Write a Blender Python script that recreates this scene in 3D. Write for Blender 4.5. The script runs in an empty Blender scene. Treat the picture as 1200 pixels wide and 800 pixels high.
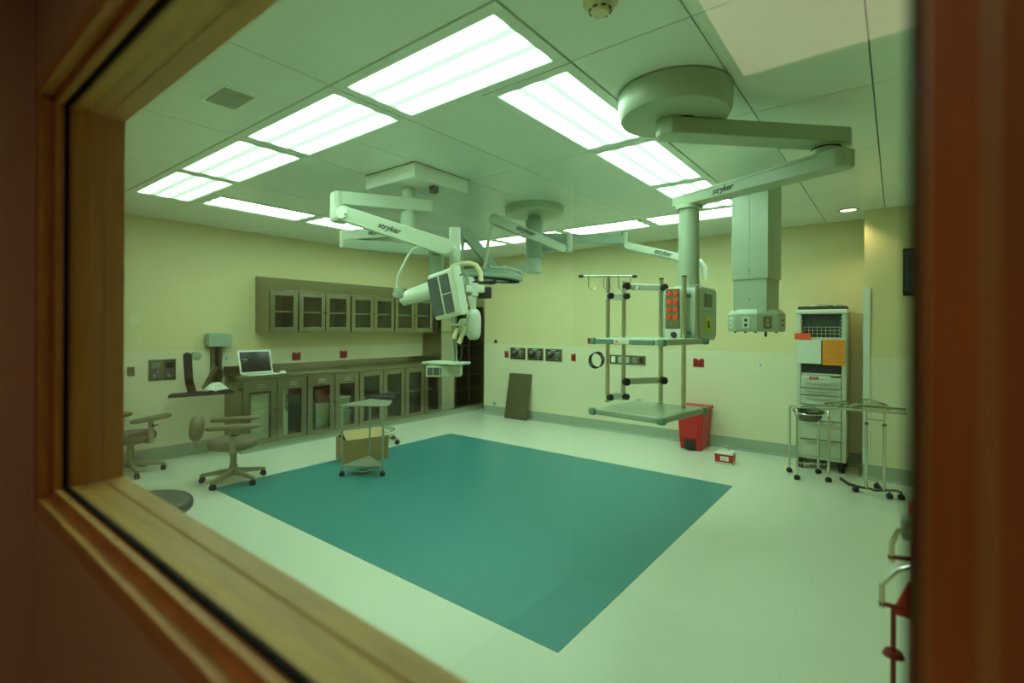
import bpy, bmesh, math, random
from mathutils import Vector, Matrix
random.seed(7)
scene = bpy.context.scene
COL = scene.collection
# ---------------------------------------------------------------- camera
CAM_H = 1.713
cam = bpy.data.cameras.new('camera'); cam_o = bpy.data.objects.new('camera', cam); COL.objects.link(cam_o)
cam.sensor_width = 36.0; cam.lens = 582.75 / 1200 * 36.0
cam.shift_y = -16.07 / 1200; cam.clip_start = 0.02; cam.clip_end = 60
YAW, ROLL = 0.6585, 0.0052
fw = Vector((-math.sin(YAW), math.cos(YAW), 0)); r0 = Vector((math.cos(YAW), math.sin(YAW), 0)); u0 = Vector((0, 0, 1))
r1 = r0 * math.cos(ROLL) + u0 * math.sin(ROLL); u1 = -r0 * math.sin(ROLL) + u0 * math.cos(ROLL)
cam_o.matrix_world = Matrix(((r1.x, u1.x, -fw.x, 0), (r1.y, u1.y, -fw.y, 0), (r1.z, u1.z, -fw.z, CAM_H), (0, 0, 0, 1)))
cam.dof.use_dof = True; cam.dof.focus_distance = 5.2; cam.dof.aperture_fstop = 1.6
scene.camera = cam_o
# ---------------------------------------------------------------- world, exposure
w = bpy.data.worlds.new('world'); scene.world = w; w.use_nodes = True
w.node_tree.nodes['Background'].inputs[0].default_value = (0.02, 0.02, 0.02, 1)
w.node_tree.nodes['Background'].inputs[1].default_value = 0.2
vs = scene.view_settings
vs.view_transform = 'Standard'; vs.look = 'None'; vs.gamma = 1.0; vs.exposure = 0.0; vs.use_curve_mapping = False
PANEL_EMIT = 8.1           # fluorescent troffers of the operating room
CORRIDOR_EMIT = 2.45        # ceiling light of the corridor behind the camera
R, U, F = r0, u0, fw       # room-space directions used to lay out the hanging arms
# ---------------------------------------------------------------- materials
M = {}
def nt(name):
    m = bpy.data.materials.new(name); m.use_nodes = True
    t = m.node_tree; b = t.nodes['Principled BSDF']; M[name] = m
    return m, t, b
def mat(name, col, rough=.5, metal=0., var=.06, scale=12., bump=0., bscale=60., spec=.5, stretch=None):
    m, t, b = nt(name)
    b.inputs['Roughness'].default_value = rough; b.inputs['Metallic'].default_value = metal
    b.inputs['Specular IOR Level'].default_value = spec
    tc = t.nodes.new('ShaderNodeTexCoord'); src = tc.outputs['Object']
    if stretch:
        mp = t.nodes.new('ShaderNodeMapping'); mp.inputs['Scale'].default_value = stretch
        t.links.new(src, mp.inputs[0]); src = mp.outputs[0]
    n = t.nodes.new('ShaderNodeTexNoise'); n.inputs['Scale'].default_value = scale; n.inputs['Detail'].default_value = 4
    t.links.new(src, n.inputs['Vector'])
    cr = t.nodes.new('ShaderNodeValToRGB')
    a = [max(0, c * (1 - var)) for c in col]; z = [min(1, c * (1 + var)) for c in col]
    cr.color_ramp.elements[0].color = (*a, 1); cr.color_ramp.elements[1].color = (*z, 1)
    cr.color_ramp.elements[0].position = .3; cr.color_ramp.elements[1].position = .7
    t.links.new(n.outputs['Fac'], cr.inputs[0]); t.links.new(cr.outputs[0], b.inputs['Base Color'])
    if bump:
        n2 = t.nodes.new('ShaderNodeTexNoise'); n2.inputs['Scale'].default_value = bscale; n2.inputs['Detail'].default_value = 3
        t.links.new(src, n2.inputs['Vector'])
        bp = t.nodes.new('ShaderNodeBump'); bp.inputs['Strength'].default_value = bump; bp.inputs['Distance'].default_value = .004
        t.links.new(n2.outputs['Fac'], bp.inputs['Height']); t.links.new(bp.outputs[0], b.inputs['Normal'])
    return m
def glass(name, tint, ior=1.5, rough=0.0):
    m = bpy.data.materials.new(name); m.use_nodes = True; t = m.node_tree; M[name] = m
    for n in list(t.nodes):
        if n.type != 'OUTPUT_MATERIAL': t.nodes.remove(n)
    out = [n for n in t.nodes if n.type == 'OUTPUT_MATERIAL'][0]
    tr = t.nodes.new('ShaderNodeBsdfTransparent'); tr.inputs[0].default_value = (*tint, 1)
    gl = t.nodes.new('ShaderNodeBsdfGlossy'); gl.inputs['Roughness'].default_value = rough; gl.inputs[0].default_value = (1, 1, 1, 1)
    f0 = ((ior-1)/(ior+1))**2      # Schlick reflectance, same from both sides of the sheet
    lw = t.nodes.new('ShaderNodeLayerWeight'); lw.inputs[0].default_value = .5
    pw = t.nodes.new('ShaderNodeMath'); pw.operation = 'POWER'; pw.inputs[1].default_value = 5; t.links.new(lw.outputs['Facing'], pw.inputs[0])
    fr = t.nodes.new('ShaderNodeMath'); fr.operation = 'MULTIPLY_ADD'; fr.inputs[1].default_value = 1-f0; fr.inputs[2].default_value = f0; t.links.new(pw.outputs[0], fr.inputs[0])
    mx = t.nodes.new('ShaderNodeMixShader')
    t.links.new(fr.outputs[0], mx.inputs[0]); t.links.new(tr.outputs[0], mx.inputs[1]); t.links.new(gl.outputs[0], mx.inputs[2])
    t.links.new(mx.outputs[0], out.inputs[0])
    return m
def emit(name, col, strength, streak=None):
    m, t, b = nt(name)
    b.inputs['Base Color'].default_value = (.8, .8, .8, 1)
    b.inputs['Emission Color'].default_value = (*col, 1); b.inputs['Emission Strength'].default_value = strength
    if streak:     # fluorescent tubes glowing through the ribbed diffuser
        tc = t.nodes.new('ShaderNodeTexCoord'); sp = t.nodes.new('ShaderNodeSeparateXYZ')
        t.links.new(tc.outputs['Object'], sp.inputs[0])
        mu = t.nodes.new('ShaderNodeMath'); mu.operation = 'MULTIPLY'; mu.inputs[1].default_value = 2 * math.pi / .17
        t.links.new(sp.outputs['Y'], mu.inputs[0])
        co = t.nodes.new('ShaderNodeMath'); co.operation = 'COSINE'; t.links.new(mu.outputs[0], co.inputs[0])
        h1 = t.nodes.new('ShaderNodeMath'); h1.operation = 'MULTIPLY_ADD'; h1.inputs[1].default_value = .5; h1.inputs[2].default_value = .5
        t.links.new(co.outputs[0], h1.inputs[0])
        h2 = t.nodes.new('ShaderNodeMath'); h2.operation = 'POWER'; h2.inputs[1].default_value = 2; t.links.new(h1.outputs[0], h2.inputs[0])
        mr = t.nodes.new('ShaderNodeMath'); mr.operation = 'MULTIPLY_ADD'; mr.inputs[1].default_value = strength * 2.32; mr.inputs[2].default_value = strength * .13
        t.links.new(h2.outputs[0], mr.inputs[0]); t.links.new(mr.outputs[0], b.inputs['Emission Strength'])
    return m
mat('wall_paint', (.74, .67, .38), .55, var=.02, scale=3, bump=.05, bscale=140)
mat('wainscot', (.77, .74, .52), .38, var=.015, scale=2)
mat('ceil_panel', (.82, .90, .83), .22, var=.02, scale=3, spec=.45)
mat('plenum', (.34, .36, .30), .8)
mat('vinyl', (.68, .71, .58), .33, var=.04, scale=220, bump=.02, bscale=300, spec=.4)
mat('inlay', (.045, .25, .25), .36, var=.07, scale=160, bump=.02, bscale=300, spec=.4)
mat('cove', (.36, .43, .33), .45, var=.03)
mat('steel', (.30, .29, .215), .27, 1.0, var=.10, scale=5, stretch=(1, 1, 9))
mat('steel_dark', (.16, .16, .12), .36, 1.0, var=.12, scale=5, stretch=(1, 1, 6))
mat('steel_shelf', (.62, .62, .54), .3, 1.0, var=.05)
mat('chrome', (.66, .66, .60), .2, 1.0, var=.03)
mat('cab_shade', (.10, .11, .085), .5, .3, var=.1)  # dark tone standing in for shade inside the cabinets
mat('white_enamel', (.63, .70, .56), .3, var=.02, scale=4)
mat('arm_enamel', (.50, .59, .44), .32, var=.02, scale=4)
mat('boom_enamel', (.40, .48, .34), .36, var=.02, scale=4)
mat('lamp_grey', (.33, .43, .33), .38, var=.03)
mat('seal', (.012, .012, .012), .9, spec=.1)
mat('stand_metal', (.34, .38, .29), .38, .5)
mat('black', (.018, .018, .018), .45, var=.2)
mat('black_gloss', (.012, .014, .015), .12, var=.1)
mat('rubber', (.02, .021, .02), .6)
mat('vinyl_tan', (.19, .165, .10), .5, var=.06, scale=20, bump=.05)
mat('tan_metal', (.29, .28, .185), .42, var=.04)
mat('stool_grey', (.065, .08, .065), .5, var=.08)
mat('red', (.55, .02, .02), .4, var=.05)
mat('red_plate', (.42, .015, .02), .38, var=.05)
mat('red_dark', (.23, .015, .015), .45, var=.05)
mat('orange_red', (.95, .09, .03), .6, var=.03)
mat('orange', (.95, .33, .02), .6, var=.05, scale=30)
mat('paper', (.72, .78, .66), .7, var=.03, scale=14)
mat('yellow', (.75, .75, .06), .5, var=.04)
mat('plastic_white', (.76, .80, .68), .4, var=.02)
mat('plastic_grey', (.44, .48, .40), .45, var=.03)
mat('plastic_green', (.16, .30, .24), .45, var=.05)
mat('cream', (.72, .68, .40), .45, var=.03)
mat('cardboard', (.36, .25, .10), .75, var=.07, scale=18)
mat('cardboard_in', (.48, .36, .16), .75, var=.05, scale=18)
mat('cart_body', (.62, .66, .52), .42, var=.03)
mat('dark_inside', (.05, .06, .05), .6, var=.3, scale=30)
mat('ink', (.03, .035, .04), .6)
mat('board_steel', (.22, .21, .12), .42, .8, var=.12, scale=4, stretch=(9, 1, 1))
mat('wood_lit', (.76, .43, .13), .45, var=.16, scale=7, stretch=(1, 9, 9), bump=.03, bscale=50, spec=.25)  # colour lifted for the strong light on the sill; the head shares it
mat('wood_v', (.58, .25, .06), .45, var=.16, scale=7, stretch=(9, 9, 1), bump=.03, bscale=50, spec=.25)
mat('corridor_paint', (.84, .63, .37), .6, var=.03, scale=4, bump=.04, bscale=140)
mat('corridor_floor', (.36, .28, .21), .5, var=.05)
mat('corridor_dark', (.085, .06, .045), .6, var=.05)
mat('corridor_tile', (.16, .14, .12), .7, var=.03)
mat('blue_light', (.1, .2, .5), .4)
mat('screen_grey', (.09, .11, .12), .15, var=.15)
mat('recess', (.20, .23, .18), .5, var=.3, scale=60)
glass('window_glass', (.87, .975, .86))
glass('cab_glass', (.84, .87, .80))
glass('film', (.93, .95, .91), 1.35, .08)
glass('clear_shelf', (.75, .9, .8))
emit('troffer', (.79, 1.0, .95), PANEL_EMIT, streak=True)
emit('corridor_lamp', (1.0, .66, .50), CORRIDOR_EMIT)
emit('downlight', (1.0, .80, .60), 3.0)
# ---------------------------------------------------------------- mesh helpers
WLOC = {}
class MB:
    def __init__(s): s.v = []; s.f = []
    def add(s, vs, fs):
        o = len(s.v); s.v += [Vector(p) for p in vs]; s.f += [tuple(i + o for i in q) for q in fs]; return s
    def mm(s, a, b):
        x0, x1 = sorted((a[0], b[0])); y0, y1 = sorted((a[1], b[1])); z0, z1 = sorted((a[2], b[2]))
        return s.add([(x0,y0,z0),(x1,y0,z0),(x1,y1,z0),(x0,y1,z0),(x0,y0,z1),(x1,y0,z1),(x1,y1,z1),(x0,y1,z1)],
              [(0,3,2,1),(4,5,6,7),(0,1,5,4),(1,2,6,5),(2,3,7,6),(3,0,4,7)])
    def obox(s, c, ax, ay, az):          # centre and three half-axis vectors
        c, ax, ay, az = Vector(c), Vector(ax), Vector(ay), Vector(az)
        vs = [c + ax*i + ay*j + az*k for k in (-1,1) for (i,j) in ((-1,-1),(1,-1),(1,1),(-1,1))]
        return s.add(vs, [(0,3,2,1),(4,5,6,7),(0,1,5,4),(1,2,6,5),(2,3,7,6),(3,0,4,7)])
    def beam(s, p, q, wd, h):
        p, q = Vector(p), Vector(q); d = q - p; L = d.length; d.normalize()
        side = d.cross(Vector((0,0,1))); 
        if side.length < 1e-4: side = Vector((1,0,0))
        side.normalize(); up = side.cross(d)
        return s.obox((p+q)/2, d*L/2, side*wd/2, up*h/2)
    def loft(s, rings, caps=True, closed=False):
        n = len(rings[0]); vs = [p for r in rings for p in r]; fs = []
        m = len(rings)
        for i in range(m if closed else m - 1):
            a, b = i*n, ((i+1) % m)*n
            for j in range(n): fs.append((a+j, a+(j+1)%n, b+(j+1)%n, b+j))
        if caps and not closed:
            fs.append(tuple(range(n-1,-1,-1))); fs.append(tuple((m-1)*n + j for j in range(n)))
        return s.add(vs, fs)
    def cone(s, p, q, ra, rb, n=16):
        p, q = Vector(p), Vector(q); d = (q-p).normalized()
        a = d.orthogonal().normalized(); b = d.cross(a)
        ring = lambda c, r: [c + a*math.cos(2*math.pi*k/n)*r + b*math.sin(2*math.pi*k/n)*r for k in range(n)]
        return s.loft([ring(p, ra), ring(q, rb)])
    def cyl(s, p, q, r, n=16): return s.cone(p, q, r, r, n)
    def tube(s, path, r, n=8, closed=False):
        P = [Vector(p) for p in path]; m = len(P); rings = []; ref = None
        for i in range(m):
            if closed: d = P[(i+1)%m] - P[i-1]
            else: d = P[min(i+1,m-1)] - P[max(i-1,0)]
            d.normalize()
            if ref is None: ref = d.orthogonal().normalized()
            a = (ref - d*ref.dot(d)).normalized(); ref = a; b = d.cross(a)
            rr = r[i] if isinstance(r, (list, tuple)) else r
            rings.append([P[i] + a*math.cos(2*math.pi*k/n)*rr + b*math.sin(2*math.pi*k/n)*rr for k in range(n)])
        return s.loft(rings, closed=closed)
    def lathe(s, prof, c=(0,0,0), n=32, mtx=None, ring=False):
        c = Vector(c); rings = []
        for (r, z) in prof:
            ring = [Vector((r*math.cos(2*math.pi*k/n), r*math.sin(2*math.pi*k/n), z)) for k in range(n)]
            rings.append([c + (mtx @ p if mtx else p) for p in ring])
        return s.loft(rings, closed=ring)
    def prism(s, poly, ax, org, ex, ey):  # polygon (u,v) in plane ex,ey at org, extruded by vector ax
        org, ex, ey, ax = Vector(org), Vector(ex), Vector(ey), Vector(ax)
        a = [org + ex*u + ey*v for u, v in poly]
        return s.loft([a, [p + ax for p in a]])
    def stadium(s, p, q, r, width, nrm, rb=None, k=8):   # flat rounded arm
        p, q, nrm = Vector(p), Vector(q), Vector(nrm).normalized(); d = (q-p); L = d.length; d.normalize()
        nrm = (nrm - d*nrm.dot(d)).normalized(); up = nrm.cross(d); rb = rb or r
        poly = [(-r*math.sin(t), r*math.cos(t)) for t in [math.pi*i/k for i in range(k+1)]]
        poly += [(L + rb*math.sin(t), -rb*math.cos(t)) for t in [math.pi*i/k for i in range(k+1)]]
        return s.prism(poly, nrm*width, p - nrm*width/2, d, up)
    def ellipsoid(s, c, rx, ry, rz, n=20, m=10, mtx=None, pw=1.0):
        prof = []
        for i in range(m+1):
            t = -math.pi/2 + math.pi*i/m
            prof.append((max(1e-4, abs(math.cos(t))**pw), math.copysign(abs(math.sin(t))**pw, math.sin(t))))
        mt = Matrix.Diagonal((rx, ry, rz)); mt = (mtx @ mt) if mtx else mt
        return s.lathe(prof, c, n, mt)
    def build(s, name, m, parent=None, smooth=False, bevel=0., origin=None, wmode=True, kind=None, label=None, cat=None, group=None, ang=40):
        off = Vector((0,0,0))
        if parent is not None:
            off = WLOC.get(parent.name, Vector((0,0,0)))
        elif origin is not None: off = Vector(origin)
        else:
            lo = [min(p[i] for p in s.v) for i in range(3)]; hi = [max(p[i] for p in s.v) for i in range(3)]
            off = Vector(((lo[0]+hi[0])/2, (lo[1]+hi[1])/2, lo[2]))
        me = bpy.data.meshes.new(name)
        me.from_pydata([tuple(p - off) for p in s.v], [], s.f)
        bm = bmesh.new(); bm.from_mesh(me); bmesh.ops.recalc_face_normals(bm, faces=bm.faces); bm.to_mesh(me); bm.free()
        if smooth:
            for p in me.polygons: p.use_smooth = True
            me.set_sharp_from_angle(angle=math.radians(ang))
        me.materials.append(M[m])
        o = bpy.data.objects.new(name, me); COL.objects.link(o)
        if parent is not None: o.parent = parent; WLOC[o.name] = off
        else: o.location = off; WLOC[o.name] = off
        if bevel:
            bv = o.modifiers.new('bevel', 'BEVEL'); bv.width = bevel; bv.segments = 2; bv.limit_method = 'ANGLE'
        if kind: o['kind'] = kind
        if label: o['label'] = label
        if cat: o['category'] = cat
        if group: o['group'] = group
        return o
def thing(name, label, cat, loc, rotz=0., group=None, local=False, kind=None):
    o = bpy.data.objects.new(name, None); COL.objects.link(o); o.empty_display_size = .1
    o.location = loc; o.rotation_euler = (0, 0, rotz)
    if label: o['label'] = label
    if cat: o['category'] = cat
    if group: o['group'] = group
    if kind: o['kind'] = kind
    WLOC[o.name] = Vector((0,0,0)) if local else Vector(loc)
    return o
def copy_tree(o, parent=None):
    c = o.copy(); COL.objects.link(c)
    if parent is not None: c.parent = parent
    for ch in list(o.children): copy_tree(ch, c)
    return c
def text(s, size, org, right, up, m, parent, name='lettering', depth=.0015, shear=0., bold=0.):
    cu = bpy.data.curves.new(name, 'FONT'); cu.body = s; cu.size = size; cu.align_x = 'CENTER'; cu.align_y = 'CENTER'
    cu.extrude = depth; cu.shear = shear; cu.offset = bold; cu.resolution_u = 3
    tmp = bpy.data.objects.new('tmp_text', cu); COL.objects.link(tmp)
    dg = bpy.context.evaluated_depsgraph_get(); dg.update()
    me = bpy.data.meshes.new_from_object(tmp.evaluated_get(dg)); bpy.data.objects.remove(tmp); bpy.data.curves.remove(cu)
    right, up = Vector(right).normalized(), Vector(up); up = (up - right*up.dot(right)).normalized(); n = right.cross(up)
    off = WLOC.get(parent.name, Vector((0,0,0))); org = Vector(org) - off
    for v in me.vertices: v.co = org + right*v.co.x + up*v.co.y + n*v.co.z
    me.materials.clear(); me.materials.append(M[m]); me.name = name
    o = bpy.data.objects.new(name, me); COL.objects.link(o); o.parent = parent
    return o
def cz(cx, cy, d):    # a point in the room from camera-plane offsets: right, height and distance
    p = F*d + R*cx; return Vector((p.x, p.y, cy))
V = Vector
# ================================================================ the setting
WX, WY, C = -7.46, 7.57, 3.084
X0, Y0, P = -6.211, 1.596, 1.22
XR = 1.40
S = dict(kind='structure')
fl = MB().mm((WX-.1, .262, -.08), (XR+.1, 8.3, 0)).build('floor', 'vinyl', origin=(0,0,0), **S)
MB().mm((-5.70, 2.229, -.001), (-1.406, 5.765, .0025)).build('inlay_sheet', 'inlay', fl)
MB().mm((WX-.12, .262, 0), (WX, 8.25, 3.3)).build('wall_left', 'wall_paint', **S)
MB().mm((-6.555, WY, 0), (XR+.12, WY+.12, 3.3)).build('wall_back', 'wall_paint', **S)
MB().mm((WX-.12, 8.13, 0), (-6.3, 8.25, 3.3)).build('wall_alcove', 'wall_paint', **S)
MB().mm((-6.555, WY+.12, 0), (-6.435, 8.13, 3.3)).build('wall_alcove_side', 'wall_paint', **S)
MB().mm((XR, .262, 0), (XR+.12, WY, 3.3)).build('wall_right', 'wall_paint', **S)
MB().mm((-.300, 7.03, 0), (XR, WY, 3.10)).build('wall_column', 'wall_paint', **S)
MB().mm((WX-.1, .30, 3.11), (XR+.1, 8.25, 3.3)).build('ceiling', 'plenum', origin=(0,0,3.11), **S)
ceil = bpy.data.objects['ceiling']
# wainscot sheets and their cap line
RZ = 1.383
MB().mm((WX, .40, .16), (WX+.006, 6.69, RZ)).build('wall_left_wainscot', 'wainscot', **S)
MB().mm((-6.555, WY-.006, .16), (-.300, WY, RZ)).build('wall_back_wainscot', 'wainscot', **S)
MB().mm((-.300, 7.024, .16), (XR, 7.03, RZ)).build('wall_column_wainscot', 'wainscot', **S)
MB().mm((WX, .40, RZ), (WX+.009, 6.69, RZ+.010)).build('trim_1', 'wainscot', **S)
MB().mm((-6.555, WY-.009, RZ), (-.300, WY, RZ+.010)).build('trim_2', 'wainscot', **S)
MB().mm((-.300, 7.021, RZ), (XR, 7.03, RZ+.010)).build('trim_3', 'wainscot', **S)
# corner guard on the column
MB().mm((-.306, 7.015, .17), (-.240, 7.024, 2.20)).mm((-.308, 7.015, .17), (-.300, 7.09, 2.20)).build('trim_4', 'plastic_white', bevel=.002, **S)
# coved skirting
cp = [(0,0),(.055,0),(.03,.006),(.014,.02),(.009,.045),(.008,.165),(0,.165)]
MB().prism(cp, (0, 6.7-.40, 0), (WX, .40, 0), (1,0,0), (0,0,1)).build('baseboard_left', 'cove', **S)
MB().prism(cp, (6.25, 0, 0), (-6.555, WY, 0), (0,-1,0), (0,0,1)).build('baseboard_back', 'cove', **S)
MB().prism(cp, (1.7, 0, 0), (-.300, 7.03, 0), (0,-1,0), (0,0,1)).build('baseboard_column', 'cove', **S)
MB().prism(cp, (0, -.54, 0), (-.300, WY, 0), (-1,0,0), (0,0,1)).build('baseboard_column_side', 'cove', **S)
# front wall with the window opening
XL, XO, ZB, ZT = -1.60, .0085, 1.318, 2.247
YA, YB = .262, .40
g = .05
def wall4(name, m, ya, yb, x0, x1, z1):
    b = MB()
    b.mm((x0, ya, 0), (XL-g, yb, z1)); b.mm((XO+g, ya, 0), (x1, yb, z1))
    b.mm((XL-g, ya, 0), (XO+g, yb, ZB-g)); b.mm((XL-g, ya, ZT+g), (XO+g, yb, z1))
    return b.build(name, m, **S)
wall4('wall_front', 'wall_paint', .331, YB, WX-.12, XR+.12, 3.3)
wall4('wall_corridor_front', 'corridor_paint', YA, .331, WX-.12, XR+.12, 3.3)
# window: four mitred wooden members, black gasket, glass
win = thing('window_1', None, None, ((XL+XO)/2, .33, ZB), kind='structure')
prof = [(0,.300),(0,.365),(-.0022,.367),(-.0022,.408),(.045,.408),(.045,.399),(.0499,.399),(.0499,.2635),(.055,.2615),(.055,.245),
        (.018,.245),(.018,.272),(0,.272),(0,.290),(.008,.290),(.008,.300)]
def corner(k, o, y):
    return ((XL-o, y, ZB-o), (XO+o, y, ZB-o), (XO+o, y, ZT+o), (XL-o, y, ZT+o))[k]
for k, nm, mt in ((0,'sill','wood_lit'),(1,'jamb','wood_v'),(2,'head','wood_lit'),(3,'jamb','wood_v')):
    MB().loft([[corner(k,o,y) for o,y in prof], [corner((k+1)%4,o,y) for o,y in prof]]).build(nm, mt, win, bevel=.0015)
gp = [(-.005,.289),(-.005,.301),(.008,.301),(.008,.289)]
MB().loft([[corner(k,o,y) for o,y in gp] for k in range(4)], closed=True).build('gasket', 'seal', win)
MB().mm((XL-.004, .2925, ZB-.004), (XO+.004, .2985, ZT+.004)).build('pane', 'window_glass', win)
for k in range(5):   # screw heads on the glazing bead
    x = XL + .12 + k*.34
    MB().cyl((x, .281, ZB-.002), (x, .281, ZB+.0015), .004, 8).build('screw', 'tan_metal', win)
# corridor behind the camera
MB().mm((-1.776-.1, -2.4, -.08), (XR+.12, .262, 0)).build('corridor_floor', 'corridor_floor', **S)
MB().mm((-1.776-.1, -2.4, 0), (-1.776, .262, 3.0)).build('wall_corridor_left', 'corridor_paint', **S)
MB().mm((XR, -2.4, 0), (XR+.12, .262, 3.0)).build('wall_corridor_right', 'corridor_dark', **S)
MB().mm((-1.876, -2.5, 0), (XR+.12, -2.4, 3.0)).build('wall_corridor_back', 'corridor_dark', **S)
MB().mm((-1.876, -2.5, 2.78), (XR+.12, .262, 3.0)).build('ceiling_corridor', 'corridor_tile', **S)
cl = thing('corridor_light', 'warm rectangular ceiling light of the corridor mirrored in the window glass', 'light', (-.195, -1.05, 2.75))
MB().mm((-.50, -1.60, 2.752), (.11, -.50, 2.775)).build('diffuser', 'corridor_lamp', cl)
fr = MB()
for a, b in (((-.525,-1.625),(.135,-1.60)),((-.525,-.50),(.135,-.475)),((-.525,-1.60),(-.50,-.50)),((.11,-1.60),(.135,-.50))):
    fr.mm((a[0],a[1],2.745),(b[0],b[1],2.78))
fr.build('frame', 'plastic_white', cl)
# ceiling panels
def cpanel(x0, x1, y0, y1, gx=.0032):
    MB().mm((x0+gx, y0+gx, C), (x1-gx, y1-gx, 3.108)).build('panel', 'ceil_panel', ceil, bevel=.002)
h = P/2
XE = X0+4*P; YE = Y0+4*P
ys_all = [YB, Y0] 
for k in range(4): cpanel(X0+k*P, X0+(k+1)*P, YB, Y0)
cpanel(WX, X0, YB, Y0); cpanel(WX, X0, Y0, Y0+h)
for k in range(3): cpanel(WX, X0, Y0+h+k*P, Y0+h+(k+1)*P)
cpanel(WX, X0, Y0+h+3*P, YE); cpanel(WX, X0, YE, WY); cpanel(WX, -6.45, WY, 8.13)
for k in range(4): cpanel(X0+k*P, X0+(k+1)*P, YE, WY)
xs = [XE + i*h for i in range(5)]; xs.append(XR); xs = [x for x in xs if x < XR] + [XR]
yr = [YB, Y0-h, Y0+h] + [Y0+h+k*P for k in (1,2,3)] + [YE+h]
for i in range(len(xs)-1):
    for j in range(len(yr)-1): cpanel(xs[i], xs[i+1], yr[j], yr[j+1])
    y_end = WY if xs[i] < -.72 else 7.03
    if xs[i] < -.72 and xs[i+1] > -.3: y_end = WY
    cpanel(xs[i], xs[i+1], yr[-1], min(WY, y_end) if xs[i] >= -.4 else WY)
for i in range(6):
    for j in range(3): cpanel(X0+h+i*h, X0+h+(i+1)*h, Y0+h+j*P, Y0+h+(j+1)*P)
# fluorescent troffers
def troffer(xa, xb, ya, yb, label):
    cx, cy = (xa+xb)/2, (ya+yb)/2
    along_x = (xb-xa) > (yb-ya)
    L, W2 = (P/2, h/2)
    t = thing('ceiling_light', label, 'light', (cx, cy, C), 0 if along_x else math.pi/2, 'fluorescent ceiling lights in a ring', local=True)
    fr = MB(); i = .068; e = .004
    for a, b in (((-L+e,-W2+e),(L-e,-W2+i)),((-L+e,W2-i),(L-e,W2-e)),((-L+e,-W2+i),(-L+i,W2-i)),((L-i,-W2+i),(L-e,W2-i))):
        fr.mm((a[0],a[1],-.006),(b[0],b[1],.024))
    fr.build('frame', 'ceil_panel', t, bevel=.003)
    MB().mm((-L+i,-W2+i,.004),(L-i,W2-i,.016)).build('diffuser', 'troffer', t)
near = ['ceiling light of the near row farthest left, beside the wall', 'ceiling light of the near row second from the left',
        'ceiling light of the near row third from the left, nearest the vent', 'largest and nearest ceiling light, at the right end of the near row']
far = ['ceiling light at the left end of the far row, behind the swing arms', 'ceiling light of the far row second from the left, behind the lamp hub',
       'ceiling light of the far row between the hub and the boom pole', 'ceiling light at the right end of the far row, behind the boom pole']
lef = ['narrow-looking ceiling light of the left column nearest the near row', 'middle ceiling light of the left column, behind the arm knuckle', 'farthest ceiling light of the left column, hidden by the swing arms']
rig = ['ceiling light of the right column nearest the round boom mount', 'middle ceiling light of the right column, below the boom arm', 'farthest ceiling light of the right column, just above the boom pole']
for k in range(4):
    troffer(X0+k*P, X0+(k+1)*P, Y0, Y0+h, near[k]); troffer(X0+k*P, X0+(k+1)*P, Y0+h+3*P, YE, far[k])
for k in range(3):
    troffer(X0, X0+h, Y0+h+k*P, Y0+h+(k+1)*P, lef[k]); troffer(XE-h, XE, Y0+h+k*P, Y0+h+(k+1)*P, rig[k])
# smoke detector, vent, downlight
sd = thing('smoke_detector', 'round white smoke detector on the ceiling near the brightest light', 'detector', (-.985, 1.865, C))
MB().lathe([(.001,C),(.074,C),(.074,C-.012),(.064,C-.02),(.001,C-.02)], (-.985,1.865,0), 28).build('base', 'cream', sd, smooth=True)
MB().lathe([(.001,C-.02),(.048,C-.02),(.046,C-.042),(.040,C-.05),(.032,C-.058),(.001,C-.060)], (-.985,1.865,0), 28).build('sensor_head', 'cream', sd, smooth=True)
for k in range(8):
    a = 2*math.pi*k/8; c_ = V((-.985+.0445*math.cos(a), 1.865+.0445*math.sin(a), C-.046))
    MB().obox(c_, (.003*math.cos(a),.003*math.sin(a),0), (-.010*math.sin(a),.010*math.cos(a),0), (0,0,.003)).build('vent_slot', 'black', sd)
vt = thing('air_vent', 'square ceiling air vent with fine slats in the near left panel', 'vent', (-3.17, 1.32, C))
fr = MB(); xa, xb, ya, yb = -3.335, -3.02, 1.215, 1.425
for a, b in (((xa,ya),(xb,ya+.02)),((xa,yb-.02),(xb,yb)),((xa,ya+.02),(xa+.02,yb-.02)),((xb-.02,ya+.02),(xb,yb-.02))):
    fr.mm((a[0],a[1],C-.006),(b[0],b[1],C+.001))
fr.build('frame', 'ceil_panel', vt)
MB().mm((xa+.02,ya+.02,C-.001),(xb-.02,yb-.02,C+.0005)).build('backing', 'plastic_grey', vt)
for k in range(12):
    y = ya+.028+k*.014
    MB().mm((xa+.02,y,C-.005),(xb-.02,y+.005,C-.001)).build('slat', 'plastic_grey', vt)
dl = thing('downlight', 'small round warm recessed downlight by the column', 'light', (-.446, 6.871, C))
MB().lathe([(.082,C+.001),(.10,C+.001),(.10,C-.006),(.082,C-.006)], (-.446,6.871,0), 32, None, True).build('trim_ring', 'steel_dark', dl, smooth=True)
MB().lathe([(.001,C-.003),(.082,C-.003),(.082,C-.001),(.001,C-.001)], (-.446,6.871,0), 32).build('lamp_disc', 'downlight', dl)
ld = bpy.data.lights.new('downlight_beam', 'SPOT'); ld.energy = 22; ld.color = (1,.72,.45); ld.spot_size = 2.2; ld.spot_blend = .6; ld.shadow_soft_size = .06
lo = bpy.data.objects.new('downlight_beam', ld); COL.objects.link(lo); lo.parent = dl; lo.location = (0,0,-.02)
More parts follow.
